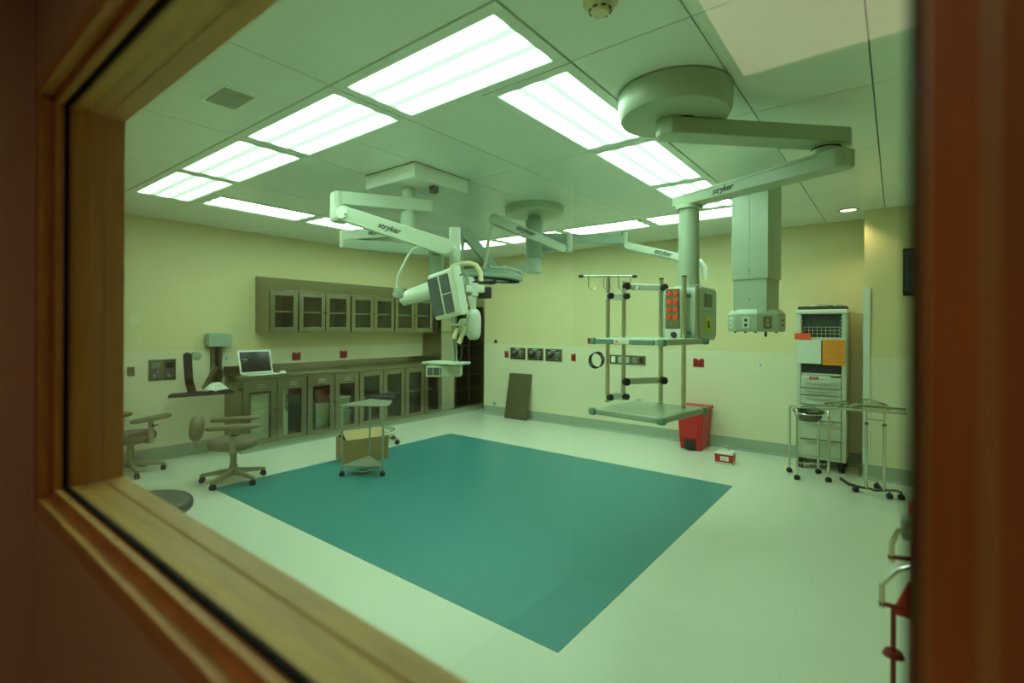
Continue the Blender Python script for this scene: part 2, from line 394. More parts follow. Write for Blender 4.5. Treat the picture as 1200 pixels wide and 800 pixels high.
# ================================================================ cabinets along the left wall
def door(parent, xf, ya, yb, za, zb, stile, top, bot, m='steel', handle=None, lockside=1, th=.02, glassm='cab_glass'):
    d = MB()
    d.mm((xf,ya,za),(xf+th,ya+stile,zb)); d.mm((xf,yb-stile,za),(xf+th,yb,zb))
    d.mm((xf,ya+stile,zb-top),(xf+th,yb-stile,zb)); d.mm((xf,ya+stile,za),(xf+th,yb-stile,za+bot))
    o = d.build('door', m, parent, bevel=.0025)
    MB().mm((xf+.006,ya+stile-.004,za+bot-.004),(xf+.010,yb-stile+.004,zb-top+.004)).build('pane', glassm, o)
    yl = yb-.022 if lockside > 0 else ya+.022
    MB().cyl((xf+th,yl,(za+zb)/2),(xf+th+.012,yl,(za+zb)/2),.009,10).build('lock', 'black', o)
    if handle:
        yc = (ya+yb)/2
        for dz in (0, -.035):
            MB().mm((xf+th, yc-.06, zb-handle+dz-.006),(xf+th+.018, yc+.06, zb-handle+dz+.006)).build('handle', 'chrome', o, bevel=.002)
    return o
def shell(parent, x0, x1, ya, yb, za, zb, m='steel', slope=None, t=.018):
    b = MB()
    b.mm((x0,ya,za),(x0+t,yb,zb)); b.mm((x0+t,ya,za),(x1,yb,za+t)); b.mm((x0+t,ya,zb-t),(x1,yb,zb))
    b.mm((x0+t,ya,za+t),(x1,ya+t,zb-t)); b.mm((x0+t,yb-t,za+t),(x1,yb,zb-t))
    if slope: b.prism([(x0,zb),(x1,zb),(x0,slope)], (0,yb-ya,0), (0,ya,0), (1,0,0), (0,0,1))
    o = b.build('body', m, parent, bevel=.0015)
    l = MB(); e = t+.003          # dark sheets added inside, the shade of the interior put into colour
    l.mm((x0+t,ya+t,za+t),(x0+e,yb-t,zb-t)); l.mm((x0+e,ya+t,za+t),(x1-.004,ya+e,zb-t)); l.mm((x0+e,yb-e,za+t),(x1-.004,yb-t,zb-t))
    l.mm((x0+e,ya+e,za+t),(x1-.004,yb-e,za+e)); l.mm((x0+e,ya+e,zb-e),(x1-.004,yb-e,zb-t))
    l.build('shade_lining', 'cab_shade', parent)
    return o
XB = WX + .008
def base_unit(ya, yb, ym, label, wide):
    t = thing('base_cabinet', label, 'cabinet', ((XB-6.9)/2, (ya+yb)/2, .1), group='stainless base cabinets')
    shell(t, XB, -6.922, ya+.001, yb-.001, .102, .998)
    top, hd = (.165, .07) if wide else (.085, None)
    door(t, -6.92, ya+.008, ym-.004, .112, .985, .082, top, .055, handle=hd, lockside=1)
    door(t, -6.92, ym+.004, yb-.008, .112, .985, .082, top, .055, handle=hd, lockside=-1)
    return t
u1 = base_unit(3.05, 3.973, 3.522, 'stainless base cabinet below the laptop, two white consoles inside', True)
u2 = base_unit(3.973, 4.875, 4.432, 'stainless base cabinet behind the triangular stand, storage bins inside', True)
u3 = base_unit(4.875, 5.83, 5.356, 'stainless base cabinet with bare shelves, third from the laptop end', False)
u4 = base_unit(5.83, 6.738, 6.287, 'stainless base cabinet at the far end beside the tall cupboard', False)
for u, ya, yb in ((u3,4.875,5.83),(u4,5.83,6.738)):
    MB().mm((XB+.02,ya+.02,.53),(-7.02,yb-.02,.548)).build('shelf', 'steel_shelf', u)
wt = thing('worktop', 'long stainless worktop with raised backsplash over the base cabinets', 'worktop', (-7.18, 4.9, 1.0))
MB().mm((WX+.007,3.03,1.001),(-6.872,6.738,1.042)).build('slab', 'steel', wt, bevel=.006)
MB().mm((WX+.007,3.03,1.042),(WX+.03,6.738,1.15)).build('backsplash', 'steel', wt, bevel=.003)
# plinth under the run
MB().prism([(0,0),(.545,0),(.528,.006),(.515,.03),(.512,.099),(0,.099)], (0,4.9,0), (WX+.001,3.055,0), (1,0,0),(0,0,1)).build('baseboard_cabinets', 'cove', **S)
# consoles and bins behind the glass
def console(ya, yb, z1, label, x1=-7.0):
    t = thing('video_console', label, 'console', ((x1-7.36)/2, (ya+yb)/2, .12), group='consoles in the base cabinet')
    MB().mm((-7.36,ya,.121),(x1,yb,z1)).build('case', 'plastic_white', t, bevel=.012)
    MB().mm((-7.36,ya-.03 if yb-ya>.2 else ya,z1+.001),(x1+.005,yb+.005,z1+.075)).build('top_unit', 'black_gloss', t, bevel=.006)
    for k in range(3):
        MB().mm((x1,ya+.03,.2+k*.18),(x1+.002,yb-.03,.203+k*.18)).build('seam', 'plastic_grey', t)
    return t
c1 = console(3.20, 3.46, .78, 'wide white equipment console behind the first glass door')
MB().mm((-6.995,3.215,.822),(-6.991,3.245,.832)).build('indicator', 'blue_light', c1)
c2 = console(3.60, 3.735, .80, 'narrow white equipment console with vertical black lettering')
text('stryker', .085, (-6.997, 3.705, .62), (0,0,1), (0,-1,0), 'ink', c2, bold=.002)
def bin_(ya, yb, za, zb, m, lid, label):
    t = thing('storage_bin', label, 'bin', (-7.15,(ya+yb)/2,za), group='bins in the base cabinet')
    x0, x1 = -7.36, -6.99; e = .02
    MB().loft([[(x0+e,ya+e,za),(x1-e,ya+e,za),(x1-e,yb-e,za),(x0+e,yb-e,za)],[(x0,ya,zb),(x1,ya,zb),(x1,yb,zb),(x0,yb,zb)]]).build('tub', m, t, bevel=.012)
    MB().mm((x0-.008,ya-.008,zb),(x1+.008,yb+.008,zb+.022)).build('lid', lid, t, bevel=.008)
bin_(4.16, 4.40, .125, .52, 'plastic_grey', 'plastic_grey', 'grey bin behind the third base glass door')
bin_(4.06, 4.14, .125, .30, 'stool_grey', 'black', 'small dark bin beside the grey bin')
bin_(4.20, 4.39, .545, .74, 'red_dark', 'red_dark', 'dark red bin resting on the grey bin')
bin_(4.51, 4.79, .125, .36, 'lamp_grey', 'plastic_grey', 'lower pale bin behind the fourth base glass door')
bin_(4.53, 4.77, .385, .58, 'lamp_grey', 'plastic_white', 'upper pale bin behind the fourth base glass door')
# wall cabinets
def wall_unit(ya, yb, doors, label):
    t = thing('wall_cabinet', label, 'cabinet', (-7.24,(ya+yb)/2,1.62), group='glazed wall cabinets')
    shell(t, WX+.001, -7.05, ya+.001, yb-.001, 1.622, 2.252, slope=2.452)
    for i,(a,b) in enumerate(doors):
        door(t, -7.048, a, b, 1.637, 2.225, .066, .066, .066, lockside=(1 if i==0 and len(doors)>1 else -1))
        MB().mm((WX+.02,max(a-.02,ya+.02),1.925),(-7.075,min(b+.02,yb-.02),1.943)).build('shelf', 'steel_shelf', t)
wall_unit(3.47, 3.897, [(3.482,3.887)], 'single-door steel wall cabinet at the near end of the row')
wall_unit(3.897, 4.797, [(3.914,4.340),(4.350,4.778)], 'steel wall cabinet above the first red outlet, two glass doors')
wall_unit(4.797, 5.69, [(4.815,5.243),(5.253,5.678)], 'steel wall cabinet above the second red outlet, two glass doors')
wall_unit(5.69, 6.738, [(5.706,6.144),(6.154,6.600)], 'steel wall cabinet at the far end, partly behind the lamp')
# tall cupboards in the corner
tc = thing('tall_cupboard', 'tall plain steel cupboard standing between worktop and glass-door cupboard', 'cabinet', (-7.2, 6.92, .1))
MB().mm((WX+.001,6.74,.101),(-6.95,7.108,2.15)).build('body', 'steel', tc, bevel=.002)
MB().mm((-6.95,6.75,.115),(-6.93,7.100,2.14)).build('door', 'steel_shelf', tc, bevel=.003)
MB().cyl((-6.93,7.075,1.1),(-6.905,7.075,1.1),.012,10).build('knob', 'chrome', tc)
tg = thing('glass_cupboard', 'tall dark glass-door cupboard with shelves in the far left corner', 'cabinet', (-7.2, 7.53, .1))
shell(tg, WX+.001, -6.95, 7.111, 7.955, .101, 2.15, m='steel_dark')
glass('dark_glass', (.62,.66,.60))
for a, b in ((7.118,7.530),(7.536,7.948)):
    door(tg, -6.948, a, b, .112, 2.14, .018, .022, .03, m='steel_dark', glassm='dark_glass', lockside=(1 if a<7.3 else -1))
for z in (.42,.72,1.02,1.32,1.60,1.88):
    MB().mm((WX+.02,7.13,z),(-6.975,7.936,z+.014)).build('shelf', 'steel_shelf', tg)
# ================================================================ left wall fittings
def plate(name, label, cat, axis, a0, a1, z0, z1, m, group=None, th=.012, inner=None, extra=None):
    """wall plate on the left wall (axis 'A': a=y) or back wall ('B': a=x)"""
    if axis == 'A': pos = lambda a, z, d: (WX+.006+d, a, z)
    elif axis == 'B': pos = lambda a, z, d: (a, WY-.006-d, z)
    t = thing(name, label, cat, pos((a0+a1)/2, z0, 0), group=group)
    MB().mm(pos(a0,z0,0), pos(a1,z1,th)).build('plate', m, t, bevel=.003)
    return t, pos, th
def bx(t, pos, nm, m, a0, a1, z0, z1, d0, d1, bevel=.0): return MB().mm(pos(a0,z0,d0), pos(a1,z1,d1)).build(nm, m, t, bevel=bevel)
t, pos, th = plate('wall_plate', 'small steel plate with a black button low on the left wall', 'outlet', 'A', 1.932, 2.006, 1.097, 1.207, 'steel')
MB().cyl(pos(1.969,1.158,th), pos(1.969,1.158,th+.01), .013, 12).build('button', 'black', t)
bx(t, pos, 'slot', 'recess', 1.955, 1.983, 1.115, 1.128, th, th+.002)
for a0, a1, lb, scr in ((2.150,2.306,'left steel-framed wall gauge panel by the keyboard arm', 'recess'),(2.310,2.452,'right steel-framed wall gauge panel with dark screen','black_gloss')):
    t, pos, th = plate('gauge_panel', lb, 'panel', 'A', a0, a1, 1.018, 1.285, 'steel', 'gauge panels on the left wall')
    bx(t, pos, 'recess', 'screen_grey', a0+.022, a1-.022, 1.05, 1.258, th, th+.003)
    bx(t, pos, 'screen', scr, a0+.028, a1-.028, 1.175, 1.25, th+.003, th+.006)
    for k in range(2):
        c_ = (a0+a1)/2 + (-.02 if k else .02)
        MB().cyl(pos(c_,1.125-.03*k,th+.003), pos(c_,1.125-.03*k,th+.022), .013, 10).build('valve', 'steel_shelf', t)
    bx(t, pos, 'button', 'plastic_white', a0+.05, a0+.075, 1.06, 1.075, th+.003, th+.007)
t, pos, th = plate('blank_plate', 'blank white wall plate between gauge panel and red outlet', 'plate', 'A', 2.488, 2.562, 1.045, 1.155, 'wainscot', th=.007)
bx(t, pos, 'screw', 'steel', 2.522, 2.528, 1.097, 1.103, th, th+.002)
t, pos, th = plate('emergency_outlet', 'red outlet plate beside the keyboard wall arm', 'outlet', 'A', 2.578, 2.642, 1.188, 1.315, 'red_plate')
bx(t, pos, 'socket', 'red_dark', 2.594, 2.626, 1.21, 1.293, th, th+.003)
for a0, lb in ((4.034,'red outlet plate on the wall above the worktop, nearer the laptop'),(4.874,'red outlet plate on the wall above the worktop, farther from the laptop')):
    t, pos, th = plate('emergency_outlet', lb, 'outlet', 'A', a0, a0+.137, 1.183, 1.308, 'red_plate', 'red outlets above the worktop')
    for k in (0,1): bx(t, pos, 'socket', 'red_dark', a0+.018+k*.06, a0+.058+k*.06, 1.205, 1.287, th, th+.003)
    bx(t, pos, 'cord_notch', 'paper', a0+.06, a0+.078, 1.293, 1.308, th, th+.002)
t, pos, th = plate('wall_switch', 'white switch plate on the wall behind the laptop', 'switch', 'A', 3.03, 3.11, 1.20, 1.325, 'plastic_white', th=.008)
bx(t, pos, 'rocker', 'plastic_grey', 3.055, 3.085, 1.235, 1.29, th, th+.005, .001)
tp = MB().mm((WX+.0005,1.965,1.755),(WX+.003,2.05,1.80)).build('paper_tag', 'paper', label='small cream paper tag stuck high on the left wall', cat='tag')
# keyboard wall arm
kb = thing('keyboard_arm', 'wall mounted steel track with folding arm and black keyboard tray', 'wall arm', (-7.4, 2.9, .95))
hs = MB().prism([(2.79,1.44),(3.09,1.425),(3.09,1.585),(3.06,1.612),(2.82,1.625),(2.79,1.60)], (.15,0,0), (WX+.006,0,0), (0,1,0), (0,0,1)).build('housing', 'lamp_grey', kb, bevel=.008)
MB().mm((WX+.006,2.865,.93),(-7.405,2.995,1.43)).build('track', 'steel_dark', kb, bevel=.003)
MB().mm((-7.405,2.905,.93),(-7.400,2.955,1.43)).build('channel', 'seal', kb)
MB().mm((-7.405,2.875,1.0),(-7.34,2.985,1.12)).build('carriage', 'black', kb, bevel=.006)
MB().beam((-7.35,2.92,1.15),(-7.15,2.68,.89),.05,.04).build('arm', 'steel_dark', kb, bevel=.004)
MB().beam((-7.31,2.87,1.19),(-7.13,2.65,.93),.012,.02).build('rod', 'chrome', kb)
MB().prism([(-.37,-.10),(.36,-.17),(.38,.05),(.05,.14),(-.30,.11)], (0,0,.035), (-7.12,2.62,.825), (.12,.99,0), (-.99,.12,0)).build('tray', 'black', kb, bevel=.008)
up = MB(); up.stadium((-7.17,2.545,.87),(-7.17,2.51,1.0),.045,.03,(1,0,0)).stadium((-7.17,2.51,1.0),(-7.17,2.49,1.33),.045,.03,(1,0,0))
up.build('display_bracket', 'black', kb, smooth=True)
MB().cyl((-7.16,2.58,1.33),(-7.10,2.575,1.325),.055,20).build('tilt_head', 'lamp_grey', kb, smooth=True)
MB().cyl((-7.10,2.575,1.325),(-7.085,2.574,1.324),.02,14).build('tilt_knob', 'chrome', kb, smooth=True)
def crumple(name, cx, cy, z, sx, sy, amp, m, label, cat, seed, n=14, hgt=lambda u,v:0., rot=0.):
    rnd = random.Random(seed); vs = []; fs = []
    ca, sa = math.cos(rot), math.sin(rot)
    for i in range(n):
        for j in range(n):
            u, v = i/(n-1)*2-1, j/(n-1)*2-1
            k = 1 - .18*rnd.random()*(max(abs(u),abs(v)) > .9)
            x, y = u*sx*k, v*sy*k
            vs.append((cx+x*ca-y*sa, cy+x*sa+y*ca, z + hgt(u,v) + amp*rnd.random()))
    for i in range(n-1):
        for j in range(n-1): fs.append((i*n+j,(i+1)*n+j,(i+1)*n+j+1,i*n+j+1))
    b = MB().add(vs, fs); o = b.build(name, m, label=label, cat=cat)
    sd_ = o.modifiers.new('thickness','SOLIDIFY'); sd_.thickness = .0012
    return o
crumple('plastic_bag', -7.12, 2.80, .862, .11, .15, .03, 'paper', 'crumpled white plastic bag lying on the black keyboard tray', 'bag', 3, hgt=lambda u,v: .09*max(0,1-u*u)*max(0,1-v*v))
# laptop and mouse
lp = thing('laptop', 'open white laptop with black screen on the end of the worktop', 'laptop', (-7.0, 3.33, 1.043))
MB().mm((-7.08,3.12,1.043),(-6.89,3.55,1.058)).build('keyboard_deck', 'plastic_white', lp, bevel=.004)
MB().mm((-7.06,3.15,1.058),(-6.98,3.52,1.0595)).build('keys', 'plastic_grey', lp)
e1 = V((0,1,0)); e2 = V((-.06,-.02,.33)).normalized(); n_ = e1.cross(e2); n_ = n_ if n_.x > 0 else -n_
o_ = V((-7.075,3.10,1.06))
MB().prism([(0,0),(.45,0),(.45,.325),(0,.325)], n_*-.016, o_, e1, e2).build('lid', 'plastic_white', lp, bevel=.004)
MB().prism([(.022,.022),(.428,.022),(.428,.303),(.022,.303)], n_*.002, o_, e1, e2).build('screen', 'black_gloss', lp)
MB().prism([(.04,.195),(.115,.195),(.115,.200),(.04,.200)], n_*.001, o_+n_*.002, e1, e2).build('screen_line', 'plastic_white', lp)
MB().lathe([(.001,1.043),(.9,1.043),(1,1.05),(.97,1.062),(.75,1.074),(.4,1.080),(.001,1.081)], (-6.96,3.63,0), 24, Matrix.Diagonal((.06,.042,1))).build('computer_mouse', 'plastic_white', smooth=True, label='rounded white computer mouse beside the laptop on the worktop', cat='mouse')
# ================================================================ back wall fittings
def dark_knob(t, pos, a, z, r, d0, d1, m='black', nm='knob'): return MB().cyl(pos(a,z,d0), pos(a,z,d1), r, 14).build(nm, m, t, smooth=True)
for a0, lb in ((-5.875,'steel gas outlet panel leftmost of three, above the leaning sheet'),(-5.470,'middle of the three steel gas outlet panels on the back wall'),(-5.066,'rightmost of the three steel gas outlet panels on the back wall')):
    t, pos, th = plate('gas_outlet_panel', lb, 'panel', 'B', a0, a0+.348, 1.113, 1.333, 'steel', 'gas outlet panels on the back wall', th=.016)
    for k, (da, z, r, mm_) in enumerate(((.09,1.255,.026,'steel_shelf'),(.17,1.235,.036,'black'),(.28,1.265,.026,'steel_shelf'),(.09,1.19,.03,'black'),(.25,1.16,.018,'plastic_green'),(.14,1.275,.016,'blue_light'))):
        dark_knob(t, pos, a0+da, z, r, th, th+.03, mm_)
    bx(t, pos, 'tag', 'paper', a0+.12, a0+.22, 1.303, 1.318, th, th+.002)
    bx(t, pos, 'gauge', 'recess', a0+.155, a0+.30, 1.195, 1.285, th, th+.006)
for a0, lb in ((-6.022,'red outlet plate left of the three gas outlet panels'),(-4.526,'red outlet plate right of the three gas outlet panels')):
    t, pos, th = plate('emergency_outlet', lb, 'outlet', 'B', a0, a0+.088, 1.134, 1.265, 'red_plate', 'narrow red outlets on the back wall')
    bx(t, pos, 'socket', 'red_dark', a0+.024, a0+.064, 1.155, 1.235, th, th+.003); bx(t, pos, 'cord_notch', 'paper', a0+.033, a0+.055, 1.243, 1.262, th, th+.002)
t, pos, th = plate('outlet_strip', 'long steel plate of five outlets behind the hanging shelves', 'outlet', 'B', -3.783, -3.156, 1.125, 1.275, 'steel', th=.014)
for k in range(5):
    bx(t, pos, 'socket', ('plastic_white','plastic_grey','plastic_grey','recess','black')[k], -3.75+k*.123, -3.68+k*.123, 1.15, 1.25, th, th+.004, .002)
t, pos, th = plate('emergency_outlet', 'wide red outlet plate above the red step bin', 'outlet', 'B', -2.410, -2.252, 1.143, 1.268, 'red_plate')
for k in (0,1): bx(t, pos, 'socket', 'red_dark', -2.392+k*.07, -2.342+k*.07, 1.165, 1.24, th, th+.003)
bx(t, pos, 'cord_notch', 'paper', -2.345, -2.315, 1.25, 1.268, th, th+.002)
t, pos, th = plate('wall_switch', 'white switch plate on the back wall left of the tall cart', 'switch', 'B', -1.528, -1.452, 1.152, 1.267, 'plastic_white', th=.008)
bx(t, pos, 'rocker', 'plastic_grey', -1.503, -1.477, 1.185, 1.235, th, th+.005, .001)
MB().lathe([(.001,0),(.04,0),(.036,.012),(.001,.014)], (0,0,0), 16, Matrix.Rotation(math.pi/2,3,'X')).build('wall_sensor', 'black', smooth=True, origin=(0,0,0), label='small black round sensor on the back wall near the corner cupboard', cat='sensor')
bpy.data.objects['wall_sensor'].location = (-6.26, WY, 1.441)
t, pos, th = plate('wall_plate', 'small grey outlet low on the back wall left of the leaning sheet', 'outlet', 'B', -6.31, -6.24, .18, .25, 'plastic_grey', th=.008)
MB().cyl(pos(-6.27,.215,th), pos(-6.27,.215,th+.008), .016, 12).build('socket', 'plastic_green', t)
# leaning steel sheet
bl = MB(); a = V((-5.893,7.395,0)); b_ = V((-5.392,7.42,0)); tt = V((-5.985+.09,7.535,.845)) - a
sl = V((.02,.145,.845))
nrm = (b_-a).cross(sl).normalized()*.012
bl.loft([[a, b_, b_+nrm, a+nrm],[a+sl+V((-.0,0,0)), b_+sl, b_+sl+nrm, a+sl+nrm]])
bl.build('steel_sheet', 'board_steel', label='bare brushed metal sheet leaning upright against the back wall', cat='metal sheet')
# dark strip on the column
ds = thing('wall_monitor', 'narrow dark upright panel on the column by the window frame', 'panel', (.085,7.0,2.09))
MB().mm((.050,6.985,2.09),(.30,7.024,2.61)).build('case', 'black', ds, bevel=.006)
MB().mm((.07,6.981,2.12),(.285,6.985,2.58)).build('screen', 'screen_grey', ds)
# ================================================================ floor things
def caster(c, r=.028, parent=None, ang=0., m='rubber'):
    c = V(c); ax = V((math.cos(ang), math.sin(ang), 0))
    b = MB()
    for sgn in (-1,1): b.cyl(c+ax*(.008*sgn), c+ax*(.022*sgn), r, 14)
    b.cyl(c+V((0,0,0)), c+V((0,0,r+.015)), .009, 8)
    hood = V((-ax.y, ax.x, 0))
    b.obox(c+V((0,0,r*.75)), ax*.007, hood*r*.8, V((0,0,r*.45)))
    return b.build('caster', m, parent, smooth=True)
def surgeon_chair(label, loc, rot):
    t = thing('surgeon_chair', label, 'chair', loc, rot, 'tan surgeon chairs', local=True)
    for k in range(5):
        a = 2*math.pi*k/5 + .35; d = V((math.cos(a), math.sin(a), 0)); sd_ = V((-d.y, d.x, 0))
        ring = lambda r, z0, z1, w_: [d*r - sd_*w_ + V((0,0,z0)), d*r + sd_*w_ + V((0,0,z0)), d*r + sd_*w_*.8 + V((0,0,z1)), d*r - sd_*w_*.8 + V((0,0,z1))]
        MB().loft([ring(.02,.085,.15,.030), ring(.16,.078,.125,.026), ring(.335,.062,.095,.020)]).build('base_leg', 'tan_metal', t, bevel=.006)
        caster(d*.315 + V((0,0,.029)), .029, t, a+math.pi/2)
    MB().cone((0,0,.08),(0,0,.19),.05,.042,20).cyl((0,0,.19),(0,0,.36),.034,20).build('column', 'tan_metal', t, smooth=True)
    MB().lathe([(.001,.355),(.16,.355),(.20,.372),(.205,.385),(.001,.385)], n=32).build('seat_plate', 'tan_metal', t, smooth=True)
    MB().lathe([(.001,.385),(.225,.385),(.248,.400),(.252,.425),(.246,.455),(.225,.474),(.16,.482),(.001,.478)], n=40).build('seat', 'vinyl_tan', t, smooth=True, ang=70)
    for s_ in (-1,1):
        y = .265*s_; za = -.035
        MB().beam((.0,.18*s_,.372),(.0,y+.012*s_,.372),.05,.018).mm((-.03,y-.012,.363),(.03,y+.012,.625)).build('arm_post', 'tan_metal', t, bevel=.005)
        MB().cyl((.0,y+.02*s_,.565),(.0,y+.045*s_,.565),.012,10).mm((-.005,y+.03*s_,.557),(.06,y+.045*s_,.569)).build('arm_lever', 'black', t)
        poly = [(-.24,-.03),(-.20,-.042),(.05,-.06),(.18,-.062),(.25,-.04),(.265,0),(.25,.04),(.18,.062),(.05,.06),(-.20,.042),(-.24,.03),(-.25,0)]
        a0 = [V((u_,y+v_,.662)) for u_,v_ in poly]; sc = lambda k: [V((u_*k,y+v_*k,0)) for u_,v_ in poly]
        rings = [[p+V((0,0,.624)) for p in sc(.94)], [p+V((0,0,.632)) for p in sc(1.0)], [p+V((0,0,.654)) for p in sc(1.0)], [p+V((0,0,.666)) for p in sc(.93)]]
        for rg in rings:
            pass
        MB().loft(rings).build('armrest', 'vinyl_tan', t, smooth=True, ang=60)
    MB().tube([(-.18,0,.365),(-.28,0,.365),(-.335,0,.39),(-.36,0,.45),(-.362,0,.52),(-.355,0,.62)], .011, 10).build('back_bar', 'tan_metal', t, smooth=True)
    mt = Matrix.Rotation(.08,3,'Y')
    MB().ellipsoid((-.345,0,.615), .07, .165, .135, 24, 12, mt, .75).build('backrest', 'vinyl_tan', t, smooth=True, ang=80)
    return t
surgeon_chair('tan surgeon chair with two armrests standing on the edge of the teal floor', (-5.80, 2.47, 0), 1.12)
surgeon_chair('tan surgeon chair against the left wall, half hidden by the window frame', (-7.03, 1.86, 0), 2.09)
# dark round stools
def round_stool(label, loc, zs, r, th, m, rot=0.):
    t = thing('round_stool', label, 'stool', loc, rot, 'round dark stools', local=True)
    MB().lathe([(.001,zs-th),(r*.93,zs-th),(r,zs-th*.8),(r,zs-th*.25),(r*.95,zs-.006),(r*.8,zs),(.001,zs-.004)], n=44).build('seat', m, t, smooth=True, ang=60)
    MB().lathe([(r*1.0,zs-th*.55),(r*1.012,zs-th*.5),(r*1.0,zs-th*.45)], n=44, ring=True).build('seat_band', 'rubber', t, smooth=True)
    MB().cyl((0,0,.10),(0,0,zs-th),.022,16).build('column', 'chrome', t, smooth=True)
    for k in range(5):
        a = 2*math.pi*k/5; d = V((math.cos(a), math.sin(a), 0))
        MB().beam(d*.02+V((0,0,.10)), d*.27+V((0,0,.075)), .035, .022).build('base_leg', 'chrome', t, bevel=.004)
        caster(d*.255+V((0,0,.03)), .03, t, a+math.pi/2)
    return t
round_stool('large round dark grey stool top showing just above the window sill', (-4.11, 1.14, 0), .50, .31, .085, 'stool_grey')
st = round_stool('black round stool behind the cardboard box and triangular stand', (-6.0, 4.62, 0), .72, .20, .06, 'black', .45)
MB().tube([(.19*math.cos(2*math.pi*k/24), .19*math.sin(2*math.pi*k/24), .20) for k in range(24)], .009, 8, closed=True).build('foot_ring', 'chrome', st, smooth=True)
for k in range(3):
    a = 2*math.pi*k/3; MB().cyl((0,0,.23),(.19*math.cos(a),.19*math.sin(a),.20),.007,8).build('ring_spoke', 'chrome', st)
# cardboard box
cb = thing('cardboard_box', 'open brown cardboard box behind the triangular stand', 'box', (-5.40,3.88,0))
ex = V((-.234,.046,0)).normalized(); ex = V((-.76,.65,0)).normalized(); A = V((-5.417,3.62,.003)); ey = V((.276,.961,0)).normalized()
ex = V((-ey.y, ey.x, 0)); LW, LD, LH = .57, .36, .29
def bq(u_, v_, z): return A + ey*u_ + ex*v_ + V((0,0,z))
wall_ = MB(); th = .006
for (u0_,v0_,u1_,v1_) in ((0,0,LW,th),(0,LD-th,LW,LD),(0,th,th,LD-th),(LW-th,th,LW,LD-th)):
    wall_.loft([[bq(u0_,v0_,0),bq(u1_,v0_,0),bq(u1_,v1_,0),bq(u0_,v1_,0)],[bq(u0_,v0_,LH),bq(u1_,v0_,LH),bq(u1_,v1_,LH),bq(u0_,v1_,LH)]])
wall_.loft([[bq(0,0,0),bq(LW,0,0),bq(LW,LD,0),bq(0,LD,0)],[bq(0,0,.006),bq(LW,0,.006),bq(LW,LD,.006),bq(0,LD,.006)]])
wall_.build('body', 'cardboard', cb)
def flap(p0, p1, d, nm='flap'):
    p0, p1, d = V(p0), V(p1), V(d); n__ = (p1-p0).cross(d).normalized()*.005
    MB().loft([[p0,p1,p1+d,p0+d],[p0+n__,p1+n__,p1+d+n__,p0+d+n__]]).build(nm, 'cardboard_in', cb)
flap(bq(.02,0,LH), bq(LW-.02,0,LH), ex*.20+V((0,0,.085)))
flap(bq(.02,LD,LH), bq(LW-.02,LD,LH), ex*-.14+V((0,0,.05)))
flap(bq(0,.01,LH), bq(0,LD-.01,LH), ey*.05+V((0,0,-.13)))
flap(bq(LW,.01,LH), bq(LW,LD-.01,LH), ey*-.06+V((0,0,-.11)))
# triangular stand
ts = thing('triangular_stand', 'grey metal three-legged stand with flat top in front of the cardboard box', 'stand', (-4.95,3.55,0))
pa, pb, pc = V((-5.03,3.325,0)), V((-4.665,3.615,0)), V((-5.16,3.80,0))
pd = V((-4.86,3.90,0))
for p in (pa,pb,pc):
    MB().cyl(p+V((0,0,.075)), p+V((0,0,.80)), .013, 12).build('leg', 'stand_metal', ts, smooth=True)
    caster(p+V((0,0,.028)), .028, ts, .6); MB().cyl(p+V((0,0,.05)), p+V((0,0,.09)), .016, 10).build('caster_stem', 'chrome', ts)
def plate_(pts, z0, z1, nm, m, bevel=.004):
    MB().loft([[V((p.x,p.y,z0)) for p in pts],[V((p.x,p.y,z1)) for p in pts]]).build(nm, m, ts, bevel=bevel)
cen = (pa+pb+pc)/3; gr = lambda p, k: cen + (p-cen)*k
plate_([gr(pa,1.06),gr(pb,1.06),gr(pc,1.06)], .105, .122, 'lower_shelf', 'stand_metal')
plate_([gr(pa,1.10),gr(pb,1.10),pb+V((.0,.10,0)),pd,gr(pc,1.08)], .80, .822, 'top', 'stand_metal')
MB().tube([pa+V((.05,.05,.06)), (pa+pb)/2+V((0,.02,.045)), pb+V((-.06,.0,.09))], .006, 8).build('brake_bar', 'chrome', ts)
# red step-on bin
rb = thing('step_bin', 'red step-on waste bin by the back wall under the hanging shelves', 'bin', (-2.31,7.3,0))
def ring4(x0,x1,y0,y1,z,i=0): return [V((x0+i,y0+i,z)),V((x1-i,y0+i,z)),V((x1-i,y1-i,z)),V((x0+i,y1-i,z))]
b = MB(); b.loft([ring4(-2.445,-2.155,7.115,7.475,0.004), ring4(-2.46,-2.14,7.10,7.49,.20), ring4(-2.48,-2.12,7.08,7.51,.555)])
b.build('tub', 'red', rb, bevel=.015)
MB().loft([ring4(-2.495,-2.105,7.05,7.525,.556), ring4(-2.50,-2.10,7.045,7.53,.585), ring4(-2.49,-2.11,7.06,7.52,.605)]).build('lid', 'red', rb, bevel=.012)
MB().mm((-2.385,7.085,.012),(-2.225,7.112,.135)).build('pedal_recess', 'black', rb, bevel=.01)
MB().mm((-2.355,7.05,.02),(-2.255,7.09,.042)).build('pedal', 'black', rb, bevel=.006)
MB().mm((-2.42,7.078,.17),(-2.19,7.092,.48)).build('front_panel', 'red', rb, bevel=.006)
